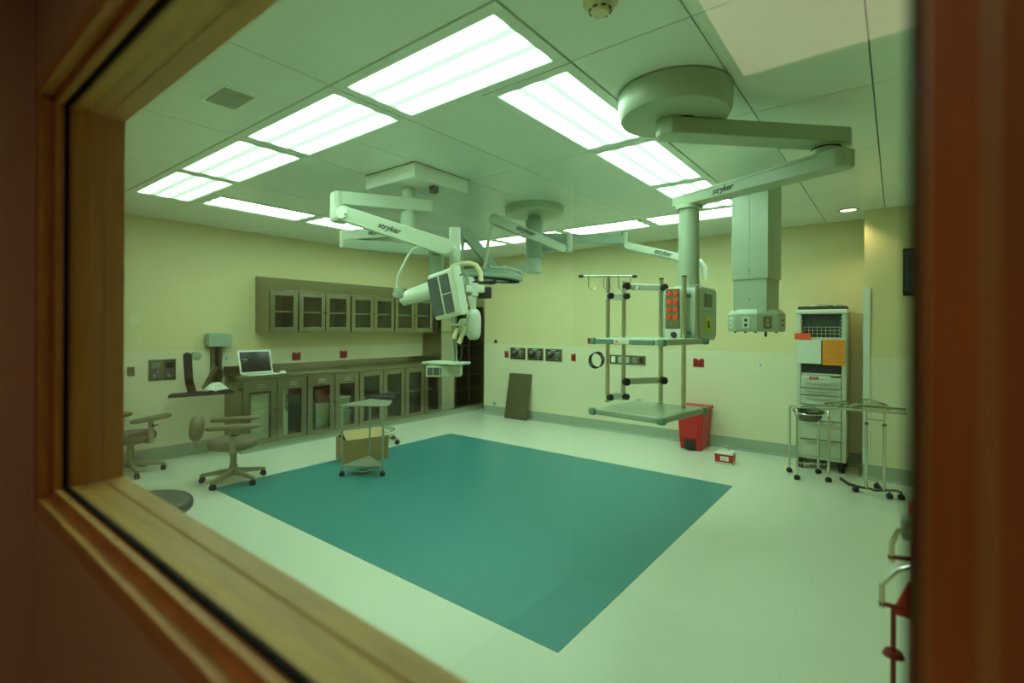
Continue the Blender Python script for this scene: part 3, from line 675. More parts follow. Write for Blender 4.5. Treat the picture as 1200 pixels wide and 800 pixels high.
# small red container
sb = thing('sharps_container', 'small red and white container on the floor right of the step bin', 'container', (-1.73,6.7,0))
MB().mm((-1.84,6.62,.004),(-1.62,6.80,.02)).build('base', 'plastic_white', sb, bevel=.006)
MB().loft([ring4(-1.835,-1.625,6.625,6.79,.02), ring4(-1.84,-1.62,6.62,6.795,.125)]).build('tub', 'red', sb, bevel=.008)
MB().mm((-1.765,6.614,.045),(-1.665,6.621,.10)).build('paper_label', 'paper', sb)
MB().mm((-1.745,6.612,.06),(-1.70,6.6145,.066)).build('label_print', 'ink', sb)
MB().loft([ring4(-1.845,-1.615,6.615,6.80,.125), ring4(-1.83,-1.63,6.63,6.785,.155)]).build('lid', 'plastic_white', sb, bevel=.006)
MB().tube([(-1.82,6.66,.15),(-1.79,6.67,.19),(-1.74,6.69,.205),(-1.70,6.72,.225),(-1.69,6.73,.16)], .008, 8).build('handle', 'plastic_grey', sb, smooth=True)
# tall exchange cart
ct = thing('supply_cart', 'tall pale plastic supply cart with orange and white notices on its front', 'cart', (-.73,7.26,0))
x0, x1, y0, y1 = -.985, -.465, 7.06, 7.50
b = MB(); b.mm((x0,y0,.13),(x0+.05,y1,1.955)); b.mm((x1-.05,y0,.13),(x1,y1,1.955)); b.mm((x0+.05,y1-.02,.13),(x1-.05,y1,1.955)); b.mm((x0+.05,y0,.13),(x1-.05,y1-.02,.17)); b.mm((x0+.05,y0+.01,1.15),(x1-.05,y1-.02,1.175))
b.build('body', 'cart_body', ct, bevel=.012)
tp_ = MB(); tp_.mm((x0-.01,y0-.02,1.90),(x1+.01,y1,1.955))
tp_.build('top_rail', 'plastic_white', ct, bevel=.015)
MB().mm((x0+.01,y0+.0,1.955),(x1-.01,y1-.02,1.995)).build('top_tray', 'dark_inside', ct, bevel=.004)
for i,(xx,w_,m_) in enumerate(((-.92,.07,'cream'),(-.84,.05,'plastic_white'),(-.77,.09,'plastic_grey'),(-.66,.05,'dark_inside'),(-.58,.07,'plastic_grey'))):
    MB().mm((xx,y0+.02,1.99),(xx+w_,y0+.12,2.005+.008*(i%3))).build('top_item', m_, ct, bevel=.004)
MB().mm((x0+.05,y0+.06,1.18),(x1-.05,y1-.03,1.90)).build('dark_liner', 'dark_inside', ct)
for z in (1.58,): MB().mm((x0+.045,y0-.004,z),(x1-.045,y0+.06,z+.035)).build('basket_rail', 'cart_body', ct, bevel=.006)
for k in range(6): 
    zz = 1.63+k*.045
    MB().mm((x1-.062,y0+.0,zz),(x1-.045,y0+.06,zz+.018)).mm((x0+.045,y0,zz),(x0+.062,y0+.06,zz+.018)).build('rack_lug', 'plastic_grey', ct)
for zz in (1.66,1.70,1.74): MB().cyl((x0+.06,y0+.03,zz),(x1-.06,y0+.03,zz),.004,6).build('basket_wire', 'chrome', ct)
for k in range(9): MB().cyl((x0+.08+k*.045,y0+.03,1.61),(x0+.08+k*.045,y0+.03,1.75),.003,6).build('basket_wire', 'chrome', ct)
lips = [1.075,.99,.905,.79,.60,.365]
prev = 1.15
for i,z in enumerate(lips):
    zb = lips[i+1]+.008 if i < len(lips)-1 else .17
    zt_ = z + .06 if i == 0 else z
    dr = MB().mm((x0+.052,y0-.008,zb+.03 if False else zb),(x1-.052,y0+.03,zt_-.002)).build('drawer', 'cart_body', ct, bevel=.006)
    xc = (x0+x1)/2; hw = (x1-x0)/2-.075
    poly = [(-hw,.0),(-hw+.03,-.022),(-hw*.5,-.036),(hw*.5,-.036),(hw-.03,-.022),(hw,.0)]
    MB().prism(poly, (0,-.018,0), (xc,y0-.008,z-.004), (1,0,0),(0,0,1)).build('drawer_pull', 'plastic_grey', dr, bevel=.003)
MB().mm((x0+.055,y0-.012,1.115),(x1-.16,y0-.008,1.15)).build('drawer_label', 'paper', ct)
MB().mm((-.845,y0-.0145,1.105),(-.745,y0-.012,1.135)).build('red_sticker', 'red_plate', ct)
MB().mm((-.835,y0-.0155,1.117),(-.755,y0-.0145,1.122)).build('sticker_print', 'paper', ct)
MB().mm((x0+.01,y0-.02,1.295),(-.722,y0-.016,1.585)).build('white_notice', 'paper', ct)
nt_ = MB().mm((-.708,y0-.022,1.285),(-.487,y0-.018,1.59)).build('orange_notice', 'orange', ct)
for k in range(9):
    wv = .08 if k == 0 else .075+.02*((k*7)%3)
    MB().mm((-.598-wv,y0-.0228,1.555-k*.029),(-.598+wv*.95,y0-.022,1.559-k*.029)).build('notice_line', 'ink' if k == 0 else 'board_steel', nt_)
MB().mm((-1.005,y0-.024,1.59),(-.83,y0-.020,1.665)).build('red_note', 'orange_red', ct)
for (xx,yy) in ((x0+.04,y0+.05),(x1-.05,y0+.05),(x0+.04,y1-.05),(x1-.05,y1-.05)):
    caster((xx,yy,.06), .06, ct, .25); MB().mm((xx-.04,yy-.04,.125),(xx+.04,yy+.04,.135)).build('caster_plate', 'steel', ct)
# basin stand and basin
bs = thing('basin_stand', 'chrome four-legged basin stand on casters in front of the supply cart', 'stand', (-.80,6.67,0))
L1,L2,L3,L4 = V((-1.012,6.758,0)),V((-.891,6.469,0)),V((-.729,6.896,0)),V((-.597,6.584,0))
for p,q in ((L1,L2),(L3,L4)):
    d = (q-p); pts = [p+V((0,0,.06)), p+V((0,0,.74))]
    for k in range(1,6):
        a = math.pi*k/6/1; pts.append(p + d*(.5-.5*math.cos(a)) + V((0,0,.74+.075*math.sin(a)**.7)))
    pts += [q+V((0,0,.74)), q+V((0,0,.06))]
    MB().tube(pts, .014, 10).build('leg_loop', 'chrome', bs, smooth=True)
MB().cyl(L2+V((0,0,.20)), L4+V((0,0,.20)), .007, 8).build('lower_rail', 'chrome', bs); MB().cyl(L1+V((0,0,.20)), L3+V((0,0,.20)), .007, 8).build('lower_rail', 'chrome', bs)
mid = (L1+L2+L3+L4)/4
MB().tube([mid+V((.155*math.cos(2*math.pi*k/28),.155*math.sin(2*math.pi*k/28),.745)) for k in range(28)], .008, 8, closed=True).build('basin_ring', 'chrome', bs, smooth=True)
MB().cyl((L1+L2)/2+V((0,0,.745)), mid+(((L1+L2)/2-mid).normalized()*.155)+V((0,0,.745)), .008, 8).build('ring_bar', 'chrome', bs)
MB().cyl((L3+L4)/2+V((0,0,.745)), mid+(((L3+L4)/2-mid).normalized()*.155)+V((0,0,.745)), .008, 8).build('ring_bar', 'chrome', bs)
for p in (L1,L2,L3,L4): caster(p+V((0,0,.026)), .026, bs, .9)
MB().lathe([(.001,.655),(.10,.655),(.135,.70),(.147,.76),(.165,.768),(.165,.773),(.145,.770),(.128,.705),(.095,.665),(.001,.665)], (mid.x,mid.y,0), 36).build('basin', 'steel_dark', smooth=True, ang=50, label='grey steel basin held in the chrome basin stand', cat='basin')
# mayo stand, tray film
ms = thing('mayo_stand', 'steel instrument stand with flat tray on two posts beside the column', 'stand', (-.17,6.34,0))
P1, P2 = V((-.245,6.355,0)), V((-.095,6.36,0))
for p in (P1,P2):
    MB().cyl(p+V((0,0,.07)), p+V((0,0,.74)), .015, 12).build('outer_post', 'chrome', ms, smooth=True)
    MB().cyl(p+V((0,0,.74)), p+V((0,0,.885)), .010, 12).build('inner_post', 'chrome', ms, smooth=True)
    MB().cyl(p+V((0,0,.725)), p+V((0,0,.75)), .019, 12).build('collar', 'steel_dark', ms, smooth=True)
for z in (.20,.78): MB().cyl(P1+V((0,0,z)), P2+V((0,0,z)), .006, 8).build('cross_bar', 'chrome', ms)
MB().tube([P1+V((0,0,.07)), (P1+P2)/2+V((0,0,.055)), P2+V((0,0,.07)), V((0.0,6.37,.085)), V((.05,6.36,.075))], .012, 8).build('base_bar', 'steel_dark', ms, smooth=True)
MB().tube([V((-.48,6.45,.10)), V((-.40,6.42,.06)), V((-.32,6.39,.055)), P1+V((0,0,.065))], [.016,.018,.015,.012], 8).build('base_foot', 'black', ms, smooth=True)
MB().tube([P2+V((0,0,.065)), V((-.13,6.50,.06)), V((-.16,6.62,.07))], .012, 8).build('base_foot', 'black', ms, smooth=True)
for p in ((-.335,6.37,.027),(-.05,6.33,.027),(.045,6.34,.033),(-.16,6.63,.03)): caster(p, .026, ms, .5)
tr = MB(); tx0,tx1,ty0,ty1 = -.48,.085,6.15,6.56
tr.mm((tx0,ty0,.885),(tx1,ty1,.892)); 
for a_,b2 in (((tx0,ty0),(tx1,ty0+.012)),((tx0,ty1-.012),(tx1,ty1)),((tx0,ty0+.012),(tx0+.012,ty1-.012)),((tx1-.012,ty0+.012),(tx1,ty1-.012))): tr.mm((a_[0],a_[1],.892),(b2[0],b2[1],.905))
tr.build('tray', 'chrome', ms, bevel=.002)
crumple('plastic_film', -.33, 6.33, .907, .30, .17, .022, 'film', 'crumpled clear plastic film lying over the instrument tray', 'film', 11, 18, hgt=lambda u,v: .075*max(0,1-(u-.2)**2*1.6)*max(0,1-v*v))
crumple('white_wrap', -.80, 6.67, .776, .10, .11, .03, 'film', 'crumpled clear wrap lying in the mouth of the basin', 'wrap', 21, 10, hgt=lambda u,v: .03*(1-u*u))
# red crash cart at the lower right edge
rc = thing('crash_cart', 'red trolley with chrome side brackets at the right edge of the window', 'trolley', (.30,1.8,0))
MB().mm((.035,1.64,.14),(.62,2.05,1.12)).build('body', 'red', rc, bevel=.012)
MB().mm((.030,1.632,1.12),(.625,2.06,1.165)).build('top', 'red', rc, bevel=.01)
for k,z in enumerate((.34,.56,.78,.96)):
    dr = MB().mm((.06,1.628,z-.17),(.60,1.642,z+.01)).build('drawer', 'red_plate', rc, bevel=.004); MB().cyl((.20,1.612,z-.04),(.46,1.612,z-.04),.008,8).build('pull', 'chrome', dr)
for p in ((.09,1.70,.05),(.56,1.70,.05),(.09,1.99,.05),(.56,1.99,.05)):
    caster(p,.05,rc,.3); MB().cyl((p[0],p[1],.09),(p[0],p[1],.145),.016,8).build('caster_stem','steel',rc)
MB().loft([ring4(.012,.07,1.64,1.70,1.166), ring4(.008,.075,1.645,1.695,1.222)]).build('clear_cup', 'plastic_grey', rc, bevel=.006)
MB().tube([(.03,1.645,1.195),(.005,1.645,1.19),(-.008,1.64,1.155),(-.008,1.64,1.105)], .006, 8).build('bracket', 'chrome', rc, smooth=True)
MB().cyl((-.016,1.638,1.118),(.035,1.645,1.122),.006,8).build('bracket_pin', 'red_dark', rc)
MB().tube([(.03,1.648,1.10),(.005,1.645,1.085),(-.028,1.63,1.045),(-.028,1.63,.985)], .006, 8).build('bracket', 'chrome', rc, smooth=True)
MB().cyl((-.034,1.628,.995),(.035,1.645,.990),.006,8).build('bracket_pin', 'red_dark', rc)
MB().cyl((-.004,1.64,.14),(-.004,1.64,.985),.006,10).build('side_rod', 'red_dark', rc)
MB().loft([[V((-.008,1.635,.97)),V((.035,1.635,.97)),V((.035,1.66,.97)),V((-.008,1.66,.97))],[V((.025,1.635,1.06)),V((.035,1.635,1.06)),V((.035,1.66,1.06)),V((.025,1.66,1.06))]]).build('rod_mount', 'red', rc, bevel=.004)
MB().cone((-.004,1.64,.862),(-.004,1.64,.875),.024,.018,16).build('rod_flange', 'red_dark', rc, smooth=True)
MB().mm((-.004,1.637,.14),(.04,1.645,.16)).build('rod_foot','red_dark',rc)
# ================================================================ ceiling booms
# large boom: round mount, two flat arms, drop pole, service head, two shelves
BX, BY = -1.033, 2.868
bm_ = thing('equipment_boom', 'large ceiling boom with round mount, two flat arms and hanging shelves', 'ceiling boom', (BX, BY, C))
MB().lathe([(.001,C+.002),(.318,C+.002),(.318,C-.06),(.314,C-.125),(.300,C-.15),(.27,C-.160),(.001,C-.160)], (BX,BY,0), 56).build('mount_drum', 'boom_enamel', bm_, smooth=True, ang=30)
MB().lathe([(.3185,C-.002),(.3205,C-.004),(.3205,C-.008),(.3185,C-.010)], (BX,BY,0), 56, None, True).build('drum_seam', 'recess', bm_)
A1, B1, D1 = V((-1.06,2.84,0)), V((-.345,3.555,0)), V((-1.325,4.03,0))
MB().cyl((A1.x+.06,A1.y+.06,2.918),(A1.x+.06,A1.y+.06,2.93),.085,28).build('pivot_ring', 'seal', bm_, smooth=True)
d = (B1-A1).normalized(); n_ = V((-d.y,d.x,0))
def arm(a, b, over_a, over_b, hw, z0, z1, nm, cham=.05):
    d = (b-a).normalized(); n_ = V((-d.y,d.x,0)); L = (b-a).length
    poly = [(-over_a+cham,-hw),(L+over_b-cham,-hw),(L+over_b,-hw+cham),(L+over_b,hw-cham),(L+over_b-cham,hw),(-over_a+cham,hw),(-over_a,hw-cham),(-over_a,-hw+cham)]
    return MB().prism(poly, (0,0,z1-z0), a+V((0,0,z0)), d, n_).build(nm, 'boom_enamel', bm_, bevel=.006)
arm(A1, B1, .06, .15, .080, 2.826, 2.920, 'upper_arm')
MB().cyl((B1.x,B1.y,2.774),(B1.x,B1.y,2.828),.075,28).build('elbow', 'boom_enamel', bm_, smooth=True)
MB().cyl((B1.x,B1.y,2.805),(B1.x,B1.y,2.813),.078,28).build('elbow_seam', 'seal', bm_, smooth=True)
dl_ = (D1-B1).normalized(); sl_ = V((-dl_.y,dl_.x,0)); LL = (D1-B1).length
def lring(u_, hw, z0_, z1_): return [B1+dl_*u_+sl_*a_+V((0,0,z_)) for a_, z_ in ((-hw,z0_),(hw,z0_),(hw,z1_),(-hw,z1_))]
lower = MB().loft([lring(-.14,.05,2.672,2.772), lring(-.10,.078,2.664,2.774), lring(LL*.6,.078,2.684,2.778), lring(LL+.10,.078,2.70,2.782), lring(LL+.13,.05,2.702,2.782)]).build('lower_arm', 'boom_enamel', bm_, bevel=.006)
d2 = (D1-B1).normalized(); n2 = V((-d2.y,d2.x,0)); n2 = n2 if n2.y < 0 else -n2
e0 = B1 + n2*.0785; e1_ = D1 + n2*.0785
MB().beam(e0+V((0,0,2.752)), e1_+V((0,0,2.762)), .003, .004).build('arm_groove', 'recess', lower)
tpos = B1*.36 + D1*.64 + n2*.0795 + V((0,0,2.728))
text('stryker', .062, tpos, -d2 if (-d2).dot(R) > 0 else d2, (0,0,1), 'ink', bm_, shear=.25, bold=.001)
MB().cyl((D1.x,D1.y,2.668),(D1.x,D1.y,2.702),.105,32).build('pole_collar', 'arm_enamel', bm_, smooth=True)
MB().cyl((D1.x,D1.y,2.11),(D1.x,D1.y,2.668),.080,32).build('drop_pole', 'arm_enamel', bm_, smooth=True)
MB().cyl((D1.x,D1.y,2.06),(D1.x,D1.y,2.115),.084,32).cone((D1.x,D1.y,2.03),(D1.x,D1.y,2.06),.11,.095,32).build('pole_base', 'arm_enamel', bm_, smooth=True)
# service head
hx0, hx1, hy0, hy1, hz0, hz1 = -1.487, -1.195, 3.89, 4.35, 1.62, 2.043
rr = .065
def rrect(x0,x1,z0,z1,r,k=5):
    pts = []
    for (cx_,cz_,a0_) in ((x1-r,z1-r,0),(x0+r,z1-r,90),(x0+r,z0+r,180),(x1-r,z0+r,270)):
        for i in range(k+1):
            a = math.radians(a0_ + 90*i/k); pts.append((cx_+r*math.cos(a), cz_+r*math.sin(a)))
    return pts
hd = MB().prism(rrect(hy0,hy1,hz0,hz1,rr), (hx1-hx0,0,0), (hx0,0,0), (0,1,0), (0,0,1)).build('service_head', 'arm_enamel', bm_, bevel=.012)
MB().mm((hx0+.03,hy0-.012,1.715),(hx0+.14,hy0+.002,2.03)).build('outlet_panel', 'steel', hd, bevel=.003)
for i in range(2):
    for j in range(4):
        xx = hx0+.060+i*.050; zz = 1.992-j*.063
        MB().cyl((xx,hy0-.022,zz),(xx,hy0-.010,zz),.021,16).build('red_outlet', 'orange_red', hd, smooth=True)
MB().mm((hx0+.03,hy0-.0135,1.718),(hx0+.14,hy0-.004,1.765)).build('data_panel', 'board_steel', hd)
MB().mm((hx0+.025,hy0-.016,1.635),(hx0+.155,hy0-.002,1.71)).build('switch_box', 'plastic_white', hd, bevel=.004)
MB().cyl((hx0+.10,hy0-.030,1.665),(hx0+.10,hy0-.012,1.665),.022,16).build('switch_knob', 'ink', hd, smooth=True)
MB().mm((hx1,4.02,1.885),(hx1+.004,4.21,1.99)).build('side_label', 'board_steel', hd)
MB().mm((hx1,4.05,1.995),(hx1+.003,4.19,2.005)).build('label_print', 'plastic_white', hd)
yl = MB().mm((hx1,4.03,1.687),(hx1+.005,4.20,1.807)).build('yellow_label', 'yellow', hd)
MB().mm((hx1+.005,4.085,1.72),(hx1+.006,4.125,1.775)).mm((hx1+.005,4.135,1.71),(hx1+.006,4.145,1.74)).build('label_mark', 'ink', yl)
MB().mm((hx1-.001,hy0+.06,1.848),(hx1+.002,hy1-.01,1.852)).build('case_seam', 'recess', hd)
MB().mm((hx1-.03,hy0-.010,1.63),(hx1-.005,hy0+.002,2.05)).build('edge_strip', 'steel', hd, bevel=.002)
# equipment rails and shelves
EU, EV = V((.991,-.134,0)), V((.134,.991,0)); S0 = V((-1.842,3.398,0)); SW, SD = .578, .666
def sbox(u0_, v0_, z0_, u1_, v1_, z1_):      # box in the frame of the slightly turned shelves
    return MB().obox(S0+EU*(u0_+u1_)/2+EV*(v0_+v1_)/2+V((0,0,(z0_+z1_)/2)), EU*(u1_-u0_)/2, EV*(v1_-v0_)/2, V((0,0,(z1_-z0_)/2)))
for p in (V((-1.516,3.941,0)), V((-1.298,3.845,0))):
    MB().cyl(p+V((0,0,1.10)), p+V((0,0,2.112)), .018, 16).build('rail_post', 'chrome', bm_, smooth=True)
    MB().cyl(p+V((0,0,2.112)), p+V((0,0,2.122)), .020, 16).build('post_cap', 'black', bm_)
    for z in (1.68,1.97): MB().cyl(p+V((0,0,z)), p+V((.03,.055,z)), .016, 10).build('clamp', 'plastic_green', bm_, smooth=True)
for z0, z1, nm in ((1.055,1.100,'lower_shelf'),(1.594,1.638,'upper_shelf')):
    sh = sbox(0,0,z0,SW,SD,z1).build(nm, 'arm_enamel', bm_, bevel=.006)
    for (xx,yy) in ((0,0),(SW,0),(SW,SD),(0,SD)):
        sbox(xx-.026,yy-.026,z0-.004,xx+.026,yy+.026,z1+.003).build('corner_cap', 'plastic_green', sh, bevel=.012)
    if nm == 'upper_shelf':
        for ua, ub in ((.04,.19),(.335,.52)): sbox(ua,-.014,1.597,ub,0,1.631).build('front_rail', 'plastic_green', sh, bevel=.004)
        sbox(.195,-.016,1.599,.325,0,1.632).build('rail_label', 'plastic_white', sh, bevel=.003); sbox(.21,-.018,1.610,.233,-.016,1.623).build('rail_mark','orange_red', sh)
        sbox(-.03,-.03,1.595,-.012,0,1.637).build('rail_end', 'red_dark', sh)
    else:
        sbox(.03,-.008,1.061,SW-.03,0,1.094).build('edge_rail', 'lamp_grey', sh, bevel=.003)
        sbox(SW,.03,1.061,SW+.008,SD-.03,1.094).build('edge_rail', 'lamp_grey', sh, bevel=.003)
# infusion poles carried by the boom
Q1, Q2 = V((-1.784,3.529,0)), V((-1.706,3.649,0)); PP = V((-1.516,3.941,0))
MB().cyl(Q1+V((0,0,1.137)), Q1+V((0,0,2.122)), .016, 14).build('infusion_pole', 'chrome', bm_, smooth=True)
MB().cyl(Q2+V((0,0,1.146)), Q2+V((0,0,2.085)), .016, 14).build('infusion_pole', 'chrome', bm_, smooth=True)
for z, a, b in ((1.964,Q1,Q2),(1.178,Q1,Q2),(2.043,Q2,PP),(1.294,Q2,PP)):
    dd = (b-a).normalized()
    MB().beam(a-dd*.02+V((0,0,z)), b+dd*.02+V((0,0,z)), .03, .05).build('link_bracket', 'plastic_white', bm_, bevel=.008)
    nn = V((dd.y,-dd.x,0)); nn = nn if nn.dot(F) < 0 else -nn
    for p in (a, b):
        MB().cyl(p+nn*.02+V((0,0,z)), p+nn*.055+V((0,0,z)), .030 if b is PP else .024, 12).build('clamp_knob', 'black', bm_, smooth=True)
hb = V((-1.942,3.408,2.119)); hc = V((-1.632,3.647,2.119))
MB().cyl(hb, hc, .008, 10).build('hook_bar', 'chrome', bm_, smooth=True)
for p, q in ((hb, hc),(hc, hb)):
    dd = (p-q).normalized(); MB().cyl(p-dd*.005, p+dd*.03, .012, 10).build('bar_tip', 'black', bm_, smooth=True)
for k in (.12,.42,.72,.95):
    p = hb.lerp(hc, k)
    MB().tube([p, p+V((0,0,-.04)), p+V((.0,0,-.085)), p+V((.02,.012,-.11)), p+V((.04,.03,-.10)), p+V((.045,.035,-.07))], .004, 6).build('hook', 'chrome', bm_, smooth=True)
# cable coil hung under the upper shelf
cc = thing('cable_coil', 'black coiled cable hanging from the corner of the upper shelf', 'cable', (-1.812,3.378,1.40))
for k in range(4):
    o_ = V((-1.812+.004*k,3.378+.006*k,1.466+.003*k)); r_ = .058+.004*((k*3)%3)
    MB().tube([o_ + R*(math.cos(2*math.pi*i/28)*r_*.85) + V((0,0,math.sin(2*math.pi*i/28)*r_)) + F*(.004*math.sin(3*2*math.pi*i/28)) for i in range(28)], .0032, 6, closed=True).build('loop', 'rubber', cc, smooth=True)
MB().tube([(-1.812,3.383,1.522),(-1.810,3.40,1.56),(-1.808,3.41,1.594)], .003, 6).build('strap', 'plastic_white', cc)
# square service column with eight-sided outlet skirt
CXc, CYc = -1.03, 5.02
sc_ = thing('service_column', 'square ceiling service column with eight-sided ring of power outlets', 'ceiling column', (CXc,CYc,C))
def rot_rect(hx, hy, z, a): 
    ca, sa = math.cos(a), math.sin(a); return [V((CXc+u_*hx*ca-v_*hy*sa, CYc+u_*hx*sa+v_*hy*ca, z)) for u_,v_ in ((-1,-1),(1,-1),(1,1),(-1,1))]
RA = -.166
MB().loft([rot_rect(.160,.160,2.165,RA), rot_rect(.160,.160,C,RA)]).build('upper_sleeve', 'arm_enamel', sc_, bevel=.003)
MB().loft([rot_rect(.147,.147,1.87,RA), rot_rect(.147,.147,2.17,RA)]).build('lower_sleeve', 'arm_enamel', sc_, bevel=.003)
fx = V((math.cos(RA),math.sin(RA),0)); fy = V((math.sin(RA),-math.cos(RA),0))
for z, hw in ((2.24,.160),(1.985,.147)): 
    p = V((CXc,CYc,z))+fy*hw; MB().cyl(p, p+fy*.004, .006, 8).build('screw', 'ink', sc_)
MB().obox(V((CXc,CYc,2.62))+fy*.1602, fx*.0012, fy*.001, V((0,0,.45))).build('sleeve_seam', 'recess', sc_)
MB().lathe([(.001,1.89),(.20,1.89),(.232,1.858),(.240,1.845),(.240,1.70),(.230,1.688),(.001,1.688)], (CXc,CYc,0), 8, Matrix.Rotation(math.pi/8+RA,3,'Z')).build('skirt', 'arm_enamel', sc_, bevel=.004)
for k in range(8):
    a = math.pi/4*k+RA+math.pi/4; nn = V((math.cos(a), math.sin(a), 0)); sd_ = V((-nn.y, nn.x, 0)); c_ = V((CXc,CYc,1.77)) + nn*(.240*math.cos(math.pi/8))
    pl = MB().obox(c_+nn*.003, sd_*.036, nn*.004, V((0,0,.052))).build('outlet', 'plastic_white' if k % 3 else 'steel', sc_, bevel=.002)
    for dz in (-.022,.022):
        MB().cyl(c_+nn*.006+V((0,0,dz)), c_+nn*.010+V((0,0,dz)), .014, 12).build('socket', 'ink' if k % 2 else 'plastic_grey', pl)
for k in range(5):
    p = V((CXc-.16+.08*k, CYc-.08+.03*k, 1.688)); MB().cyl(p, p+V((0,0,-.012 if k != 3 else -.045)), .011, 10).build('gas_port', 'ink', sc_)
# ================================================================ twin swing-arm mount in the middle of the ceiling
sw = thing('swing_arm_mount', 'boxed ceiling mount with two labelled swing arms, exam lamp and viewing unit', 'ceiling arm', (-3.485,3.075,C))
MB().mm((-3.816,2.752,2.958),(-3.154,3.40,C+.002)).build('mount_box', 'ceil_panel', sw, bevel=.004)
MB().mm((-3.82,2.748,C-.004),(-3.15,3.404,C-.001)).build('box_seam', 'seal', sw)
HB = V((-3.47,2.95,0))
MB().cyl(HB+V((0,0,2.46)), HB+V((0,0,2.96)), .062, 24).build('hub_tube', 'arm_enamel', sw, smooth=True)
MB().mm((-3.27,3.02,2.90),(-3.21,3.08,2.958)).build('cable_gland', 'steel_dark', sw, bevel=.004)
a, b = V((-3.36,3.13,0)), V((-3.80,2.42,0))
dd = (b-a).normalized()
MB().beam(a+V((0,0,2.806)), b+V((0,0,2.806)), .13, .118).build('upper_arm', 'arm_enamel', sw, bevel=.012)
kn = V((-3.775,2.46,0))
MB().mm((kn.x-.065,kn.y-.065,2.60),(kn.x+.065,kn.y+.065,2.866)).build('knuckle', 'arm_enamel', sw, bevel=.03)
p, q = V((-3.586,2.384,2.637)), V((-2.883,2.852,2.358))
ax_ = (q-p).normalized(); nn = ax_.cross(V((0,0,1))).normalized(); nn = nn if nn.dot(F) < 0 else -nn
MB().stadium(p, q, .060, .10, nn, .066, 10).build('spring_arm', 'arm_enamel', sw, bevel=.008, smooth=True)
MB().cyl(p+nn*.05, p+nn*.062, .045, 24).build('pivot_cap', 'plastic_white', sw, smooth=True)
MB().cyl(p+nn*.06+ax_*.03+V((0,0,-.005)), p+nn*.066+ax_*.03+V((0,0,-.005)), .008, 10).build('pivot_bolt', 'ink', sw)
MB().cyl(q+nn*.051, q+nn*.054, .058, 24).build('end_cap', 'arm_enamel', sw, smooth=True)
text('stryker', .066, p.lerp(q,.46)+nn*.0515, ax_, nn.cross(ax_) if nn.cross(ax_).z > 0 else ax_.cross(nn), 'ink', sw, shear=.25, bold=.001)
s0 = V((-3.038,2.897,2.336)); s1 = V((-3.152,2.998,2.085))
MB().cyl(s0, s1, .062, 24).build('lamp_stem', 'lamp_grey', sw, smooth=True)
MB().cyl(s0+V((0,0,.03)), s0+V((0,0,-.02)), .070, 24).build('stem_collar', 'lamp_grey', sw, smooth=True)
# exam lamp head, tilted
nz = (V((0,0,.94)) - R*.25 - F*.10).normalized(); mtx = nz.to_track_quat('Z','Y').to_matrix()
lc = V((-3.234,3.086,2.065))
lh = MB().lathe([(.001,.06),(.10,.065),(.25,.048),(.335,.012),(.345,-.04),(.32,-.08),(.001,-.085)], lc, 48, mtx).build('lamp_head', 'white_enamel', sw, smooth=True, ang=60)
for r_ in (.14,.22): MB().tube([lc + mtx @ V((r_*math.cos(2*math.pi*k/36), r_*math.sin(2*math.pi*k/36), .052 if r_ < .2 else .041)) for k in range(36)], .003, 6, closed=True).build('head_seam', 'seal', lh)
MB().tube([V((-3.020,2.721,2.375)), V((-3.080,2.674,2.340)), V((-3.112,2.649,2.285)), V((-3.177,2.600,2.120)), V((-3.182,2.596,2.030))], .011, 10).build('lamp_handle_bar', 'arm_enamel', sw, smooth=True)
MB().tube([V((-3.177,2.600,2.037)), V((-3.203,2.579,1.975)), V((-3.149,2.621,1.962))], .010, 8).build('lamp_grip', 'plastic_white', sw, smooth=True)
MB().mm(V((-3.171,2.604,1.969)) - V((.03,.03,.02)), V((-3.171,2.604,2.010)) + V((.03,.03,.02))).build('lamp_joint', 'lamp_grey', sw, bevel=.01)
# second arm with its spring arm, carrying the viewing unit
e = V((-4.097,2.735,2.562))
MB().beam(HB+V((0,0,2.575)), e, .11, .095).build('upper_arm', 'arm_enamel', sw, bevel=.01)
MB().cyl(e+V((0,0,-.11)), e+V((0,0,.05)), .055, 20).build('knuckle', 'arm_enamel', sw, smooth=True)
f0 = V((-4.015,2.735,2.482)); f1 = V((-3.042,3.083,2.352))
ax2 = (f1-f0).normalized(); nn2 = ax2.cross(V((0,0,1))).normalized(); nn2 = nn2 if nn2.dot(F) < 0 else -nn2
MB().stadium(f0, f1, .045, .08, nn2).build('spring_arm', 'lamp_grey', sw, bevel=.006, smooth=True)
text('stryker', .055, HB.lerp(V((e.x,e.y,0)),.45)+V((0,0,2.57))+nn2*.062, (HB-V((e.x,e.y,0))).normalized(), (0,0,1), 'ink', sw, shear=.25, bold=.001)
MB().cyl(V((-2.991,3.060,2.563)), V((-2.989,3.061,2.220)), .047, 24).build('drop_post', 'white_enamel', sw, smooth=True)
MB().tube([V((-2.912,2.931,2.209)), V((-2.845,2.983,2.238)), V((-2.789,3.026,2.245)), V((-2.745,3.060,2.225)), V((-2.717,3.082,2.168)), V((-2.711,3.087,2.035))], .021, 12).build('yoke_tube', 'cream', sw, smooth=True)
MB().tube([V((-2.977,3.007,2.200)), V((-2.926,3.047,2.200)), V((-2.886,3.078,2.172)), V((-2.868,3.091,2.114)), V((-2.868,3.091,2.042))], .016, 10).build('yoke_tube', 'lamp_grey', sw, smooth=True)
